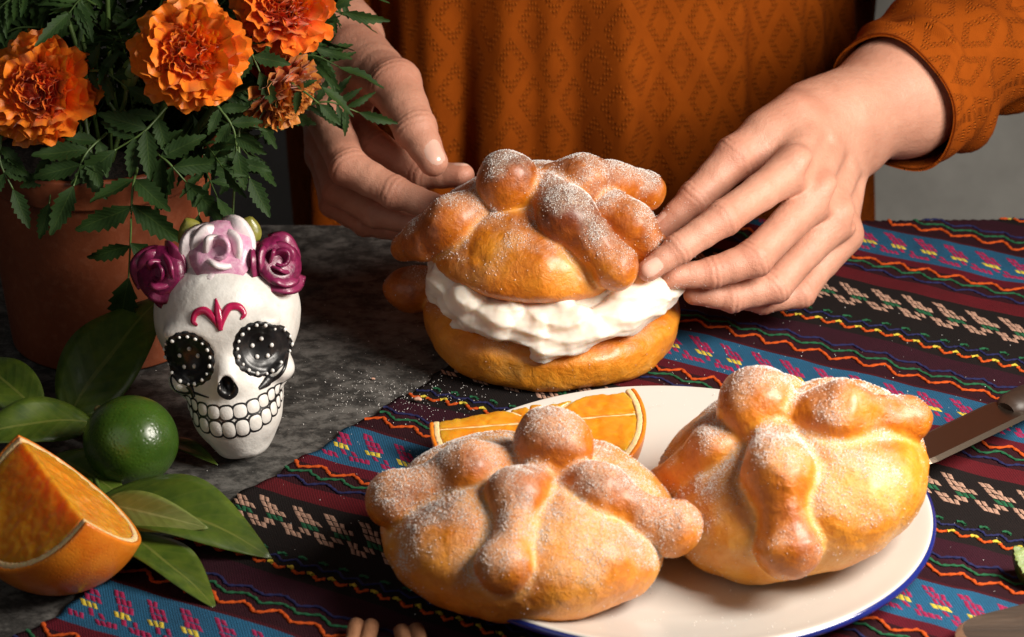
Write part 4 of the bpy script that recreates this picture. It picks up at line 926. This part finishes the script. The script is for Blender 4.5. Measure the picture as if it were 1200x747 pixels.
def knit_mat():
    m = Mat('rust_knit'); tc = m.n('ShaderNodeTexCoord'); sx = m.n('ShaderNodeSeparateXYZ'); m.link(tc.outputs['UV'], sx.inputs[0])
    wob = m.noise(16, 3); u = m.math('ADD', sx.outputs[0], m.math('MULTIPLY', wob, .5)); v = m.math('ADD', sx.outputs[1], m.math('MULTIPLY', m.noise(13, 3), .5))
    a = m.math('ADD', m.math('DIVIDE', u, 2.5), m.math('DIVIDE', v, 4.6)); b = m.math('SUBTRACT', m.math('DIVIDE', u, 2.5), m.math('DIVIDE', v, 4.6))
    pa = m.math('PINGPONG', a, .5); pb = m.math('PINGPONG', b, .5); mn = m.math('MINIMUM', pa, pb)
    band = m.math('MULTIPLY', m.math('LESS_THAN', mn, .29), m.math('GREATER_THAN', mn, .12))
    k = 2*math.pi/.33
    dots = m.math('MULTIPLY', m.math('SINE', m.math('MULTIPLY', m.math('ADD', m.math('MULTIPLY', u, 1.3), m.math('MULTIPLY', v, .72)), k*.72)), m.math('SINE', m.math('MULTIPLY', m.math('SUBTRACT', m.math('MULTIPLY', u, 1.3), m.math('MULTIPLY', v, .72)), k*.72)))
    dots = m.math('MAXIMUM', dots, 0.0); hgt = m.math('MULTIPLY', band, dots)
    knit = m.math('MULTIPLY', m.math('SINE', m.math('MULTIPLY', u, 2*math.pi/.11)), m.math('SINE', m.math('MULTIPLY', v, 2*math.pi/.10)))
    f = m.noise(40, 4)
    c = m.ramp(f, [(.3, (.245, .048, .002)), (.7, (.325, .066, .003))]); c = m.mix(m.math('MULTIPLY', hgt, .5), c, (.50, .125, .008)); c = m.mix(m.math('MULTIPLY', m.math('MULTIPLY', band, m.math('LESS_THAN', dots, .08)), .26), c, (.13, .020, .0015))
    m.set(Base_Color=c, Roughness=.9, Specular_IOR_Level=.1)
    n = m.bump(hgt, .85, .0014); m.bump(knit, .3, .0006, n); return m.m
M['knit'] = knit_mat()
nu, nv = 240, 110; th = np.linspace(0, 2*np.pi, nu, endpoint=False); zz = np.linspace(-42, 44, nv); TH, ZZ = np.meshgrid(th, zz, indexing='ij')
q = np.stack([TH.ravel()*6, ZZ.ravel()*.12, TH.ravel()*0], 1)
wid = 1+.10*np.clip(-ZZ/40, -.4, 1)
fold = (.75*np.sin(TH*9+.5+.02*ZZ)+.55*np.sin(TH*17+1.7-.03*ZZ)+.30*np.sin(TH*29+.3)+.16*np.sin(TH*47+.06*ZZ))*np.clip((26-ZZ)/30, .25, 1.0)+.9*noise(q, .5, 61).reshape(TH.shape)
X = 4.6+(17.6*wid+fold)*np.cos(TH); Yy = 54.0+(15.0*wid+fold*1.3)*np.sin(TH)
V = np.stack([X, Yy, ZZ], -1).reshape(-1, 3); U = np.stack([TH*17.4, ZZ], -1).reshape(-1, 2)
ctop = len(V); F = [tuple(k) for k in grid_faces(nu, nv, cu=True)]
blouse = add('blouse', V, F, M['knit'], person, uv=U)
def sleeve(pts, rs, cuff, nm='sleeve', n=90, m=56, seed=1):
    P = smooth_path(pts, n); r = np.interp(np.linspace(0, 1, n), np.linspace(0, 1, len(rs)), rs); T = np.gradient(P, axis=0); Ln = np.linalg.norm(T, axis=1).cumsum(); T /= np.linalg.norm(T, axis=1, keepdims=True)
    S = np.cross(T, (0, 0, 1.0)); S /= np.linalg.norm(S, axis=1, keepdims=True); Up = np.cross(S, T); V, U = [], []
    for i in range(n):
        for j in range(m):
            a = 2*math.pi*j/m; t = i/(n-1)
            w = .42*math.sin(a*3+i*.22+seed)*math.exp(-((t-.42)/.25)**2)+.16*math.sin(a*5-i*.35)+.22*math.sin(i*.42+2*a+seed)*(t > .12)+.10*math.sin(i*.9-3*a)
            rr = r[i]+w*(1 if t > .1 else .5)
            V.append(P[i]+rr*(math.cos(a)*S[i]+math.sin(a)*Up[i])); U.append((j/m*26, Ln[i]))
    V = np.array(V); g = grid_faces(n, m, cv=True); N = len(V); c = np.repeat(P, m, 0); B = c+(V-c)*(1-.16/np.repeat(r, m))[:, None]
    e = np.arange(m); F = np.vstack([g[:, ::-1], g+N, np.stack([e, np.roll(e, -1), np.roll(e, -1)+N, e+N], 1)])
    o = add(nm, np.vstack([V, B]), F, M['knit'], blouse, uv=np.array(U+U))
    return o, P, r, S, Up
o, P, r, S, Up = sleeve([(20.32, 28.50, 8.73), (22.02, 30.50, 9.03), (24.56, 33.50, 9.76), (26.88, 37.00, 10.82), (29.5, 43, 16), (27.5, 46, 30), (20, 49, 42)], [3.95, 4.15, 4.3, 4.7, 5.2, 5.4, 6], True)
# openwork seam: a row of small dark eyelets round the cuff
em = plain('eyelet_shadow', (.035, .008, .002), .9); parts = []
i = 13
for j in range(46):
    a = 2*math.pi*j/46; cpt = P[i]+(r[i]+.10)*(math.cos(a)*S[i]+math.sin(a)*Up[i]); nrm = math.cos(a)*S[i]+math.sin(a)*Up[i]
    b, bf = lathe([(.001, .03), (.07, .03), (.10, 0), (.08, -.04)], 8); parts.append((b@np.array(Vector(nrm).to_track_quat('Z', 'Y').to_matrix()).T+cpt, bf))
sleeve([(-15.37, 40.80, 12.87), (-17.5, 44, 18), (-18.5, 47, 26), (-12, 49, 42)], [4.4, 4.8, 5.2, 6], True, seed=4)

# ================================================================== KNIFE, LIME PIECE, BOARD, CINNAMON, CRUMBS
kn = thing('knife', (22, 3.5, 1.6), 'steel table knife with a dark handle leaning on the plate rim at the right', 'knife')
tip, hl = np.array((17.4, .9, 2.05)), np.array((23.7, 6.9, 1.75)); ax = (hl-tip)/np.linalg.norm(hl-tip); S = np.cross(ax, (0, 0, 1.0)); S /= np.linalg.norm(S); Uk = np.cross(S, ax)
V = []; n = 24
for i in range(n):
    t = i/(n-1); w = 1.15*min(1, (t*5+.05))**.5; c = tip+(hl-tip)*t
    for s, z in ((-1, -.12), (-.75, .04), (.8, .10), (1, -.05), (.9, -.10), (-.75, -.06)): V.append(c+S*s*w+Uk*(z+.0))
V = np.array(V); F = [tuple(k) for k in grid_faces(n, 6, cv=True)]+[tuple(range(6)), tuple((n-1)*6+i for i in range(6))[::-1]]
st = Mat('steel'); st.set(Base_Color=(.22, .17, .13), Metallic=1.0, Roughness=.36); st.bump(st.noise(300, 3, .6, st.coord('Object', (1, 8, 1))), .08, .0005)
add('blade', V, F, st.m, kn, smooth=False)
q = np.array([hl+ax*t for t in np.linspace(-.3, 9, 30)]); v, f = tube(q, np.interp(np.linspace(0, 1, 30), [0, .04, .15, .5, .9, 1], [.5, .85, .95, .8, .95, .5]), 14, .7); add('handle', v, f, plain('dark_wood', (.025, .014, .009), .5, .4, 90, .3, 300), kn)
lw = thing('lime_wedge', (22.9, -6.6, .2), 'pale green lime wedge at the right edge of the tablecloth', 'lime')
c = np.array((24.0, -6.2, 1.5)); fw = lambda p: smax(smax(np.linalg.norm(p-c, axis=1)-2.2, (p-c)@np.array([.1, -.45, .88]), .08), (p-c)@np.array([.1, .9, .35])-.1, .08)
v, fc = surfnet(fw, c-2.6, c+2.6, .12); keep = np.linalg.norm(v-c, axis=1) > 2.1
ff = keep[fc].all(1); 
for nm, sel, mt in (('rind', fc[ff], lm.m), ('pulp', fc[~ff], plain('lime_pulp', (.17, .22, .06), .45, .25, 350, .5, 350, .0012, Subsurface_Weight=.3, Subsurface_Scale=.004))):
    u, inv = np.unique(sel, return_inverse=True); add(nm, v[u], inv.reshape(-1, 4), mt, lw)
wd = Mat('dark_board_wood'); wv = wd.coord('Object', (1, 1, 1)); g1 = wd.noise(60, 6, .7, wd.coord('Object', (.35, 2.4, 1)), .6)
wd.set(Base_Color=wd.ramp(g1, [(.3, (.018, .011, .007)), (.55, (.045, .028, .018)), (.75, (.085, .056, .038))]), Roughness=.6); wd.bump(g1, .5, .0015)
bd = thing('wooden_board', (24, -16, .3), 'corner of a dark weathered wooden board with a pale worn edge', 'wooden board')
ang = R(24); bx_, by_ = np.array([math.cos(ang), math.sin(ang)]), np.array([-math.sin(ang), math.cos(ang)])
def board(ins, z): 
    pts = []; L, Wd_, rc = 16, 9, 1.6
    for (cx, cy, a0) in ((rc, -rc, 90), (rc, -Wd_+rc, 180), (L-rc, -Wd_+rc, 270), (L-rc, -rc, 0)):
        for k in range(7): a = R(a0+90*k/6); pts.append((cx+(rc-ins)*math.cos(a), cy+(rc-ins)*math.sin(a)))
    o0 = np.array([18.0, -11.3]); return [tuple(o0+bx_*x+by_*y)+(z,) for x, y in pts]
rings = [board(.25, .32), board(0, .5), board(0, 1.0), board(.28, 1.3)]; V = np.array(sum(rings, [])); m = len(rings[0])
F = [tuple(k) for k in grid_faces(4, m, cv=True)]+[tuple(range(m)), tuple(3*m+i for i in range(m))[::-1]]
fm = [1]*(3*m)+[0, 0]; add('plank', V, F, [wd.m, plain('pale_wood', (.42, .25, .16), .6, .25, 120, .3, 300)], bd, fmat=fm, smooth=False)
cm = Mat('cinnamon'); cg = cm.noise(90, 5, .7, cm.coord('Object', (3, .5, 3))); cm.set(Base_Color=cm.ramp(cg, [(.3, (.16, .058, .022)), (.7, (.34, .16, .075))]), Roughness=.75); cm.bump(cg, .6, .0012)
for (x, y, a, lb) in ((-6.25, -10.6, -6, 'cinnamon stick at the front edge of the cloth, left of the pair'), (-4.35, -11.0, 10, 'cinnamon stick at the front edge of the cloth, right of the pair')):
    d = np.array([math.sin(R(a)), -math.cos(R(a)), 0]); t = thing('cinnamon_stick', (x, y, .3), lb, 'cinnamon stick', 'cinnamon sticks')
    sdv = np.array([-d[1], d[0], 0]); cs = []
    for sgn in (1, -1):
        for k in range(26):
            u = k/25; ph = u*4.4*math.pi/2.2; rr = .34-.20*u; cs.append((sgn*(.34-rr*math.cos(ph)*1.0), .36+rr*math.sin(ph)*1.0))
    half = 26; V = []; F = []
    for sgn in range(2):
        sec = cs[sgn*half:(sgn+1)*half]
        b0 = len(V); rows = []
        for i in range(12):
            p = np.array([x, y, .28])+d*(i*.55); 
            for (sx_, sz_) in sec: V.append(p+sdv*sx_*(1+.04*math.sin(i*1.7+sgn))+np.array([0, 0, sz_*(1+.05*math.sin(i*2.3))]))
        F += [tuple(k+b0) for k in grid_faces(12, half)]
    o = add('bark_quill', np.array(V), F, cm.m, t); so = o.modifiers.new('thickness', 'SOLIDIFY'); so.thickness = .0012; so.offset = 0
# loose sugar fallen on the cloth, table and plate
N = 1500; a = rng.normal(size=(N, 2))*[9.5, 6.5]+[3.5, 10.5]; near = rng.uniform(size=N) < .28; pl_ = rng.uniform(size=N) > .70; a[pl_] = rng.normal(size=(pl_.sum(), 2))*[5.0, 3.6]+[8.5, -6.0]; a[near] = rng.normal(size=(near.sum(), 2))*[2.2, 1.5]+[-5.8, 11.5]
zc = np.where((a@cn > -40), 0.0, 0.0); tq = a@cd; sq = a@cn; on = tq > np.array([t_left(s) for s in sq]); cz = cloth_pt(tq, sq)[:, 2]; z = np.where(on, cz, 0.0)
rp = np.hypot(a[:, 0]-PC[0], a[:, 1]-PC[1]); z = np.where(rp < 11.4, PZ+np.interp(rp, [0, 7, 7.6, 8.1, 8.8, 10.6, 11.45], [.2, .22, .3, .5, .92, 1.36, 1.54]), z); ok = (rp > 12.1) | (rp < 11.3); ok &= a[:, 1] < 31
P3 = np.column_stack([a, z])[ok]; gv, gf_ = grains(P3, np.tile([0, 0, 1.0], (len(P3), 1)), .014, .034)
tag(add('sugar_crystals', gv, gf_, M['sugar'], None, origin=(3.5, 10.5, .3), smooth=False), 'white sugar crystals scattered over the cloth and table around the buns', 'sugar', kind='stuff')
for (x, y, s_, lb) in ((-4.6, 10.4, .17, 'pink bread crumb on the cloth by the filled bun'), (-6.9, 13.2, .09, 'tiny bread crumb on the dark tabletop by the filled bun')):
    b, bf = lathe([(.001, .7), (.6, .6), (1, .1), (.8, -.5), (.001, -.7)], 12); b = b*s_*[1.3, .9, .8]; b = b+.06*np.stack([noise(b, 6, k) for k in (1, 2, 3)], 1); tag(add('crumb', b+[x, y, .42 if x > -6 else .1], bf, plain('crumb_crust', (.62, .36, .26), .7), origin=(x, y, .1)), lb, 'crumb')
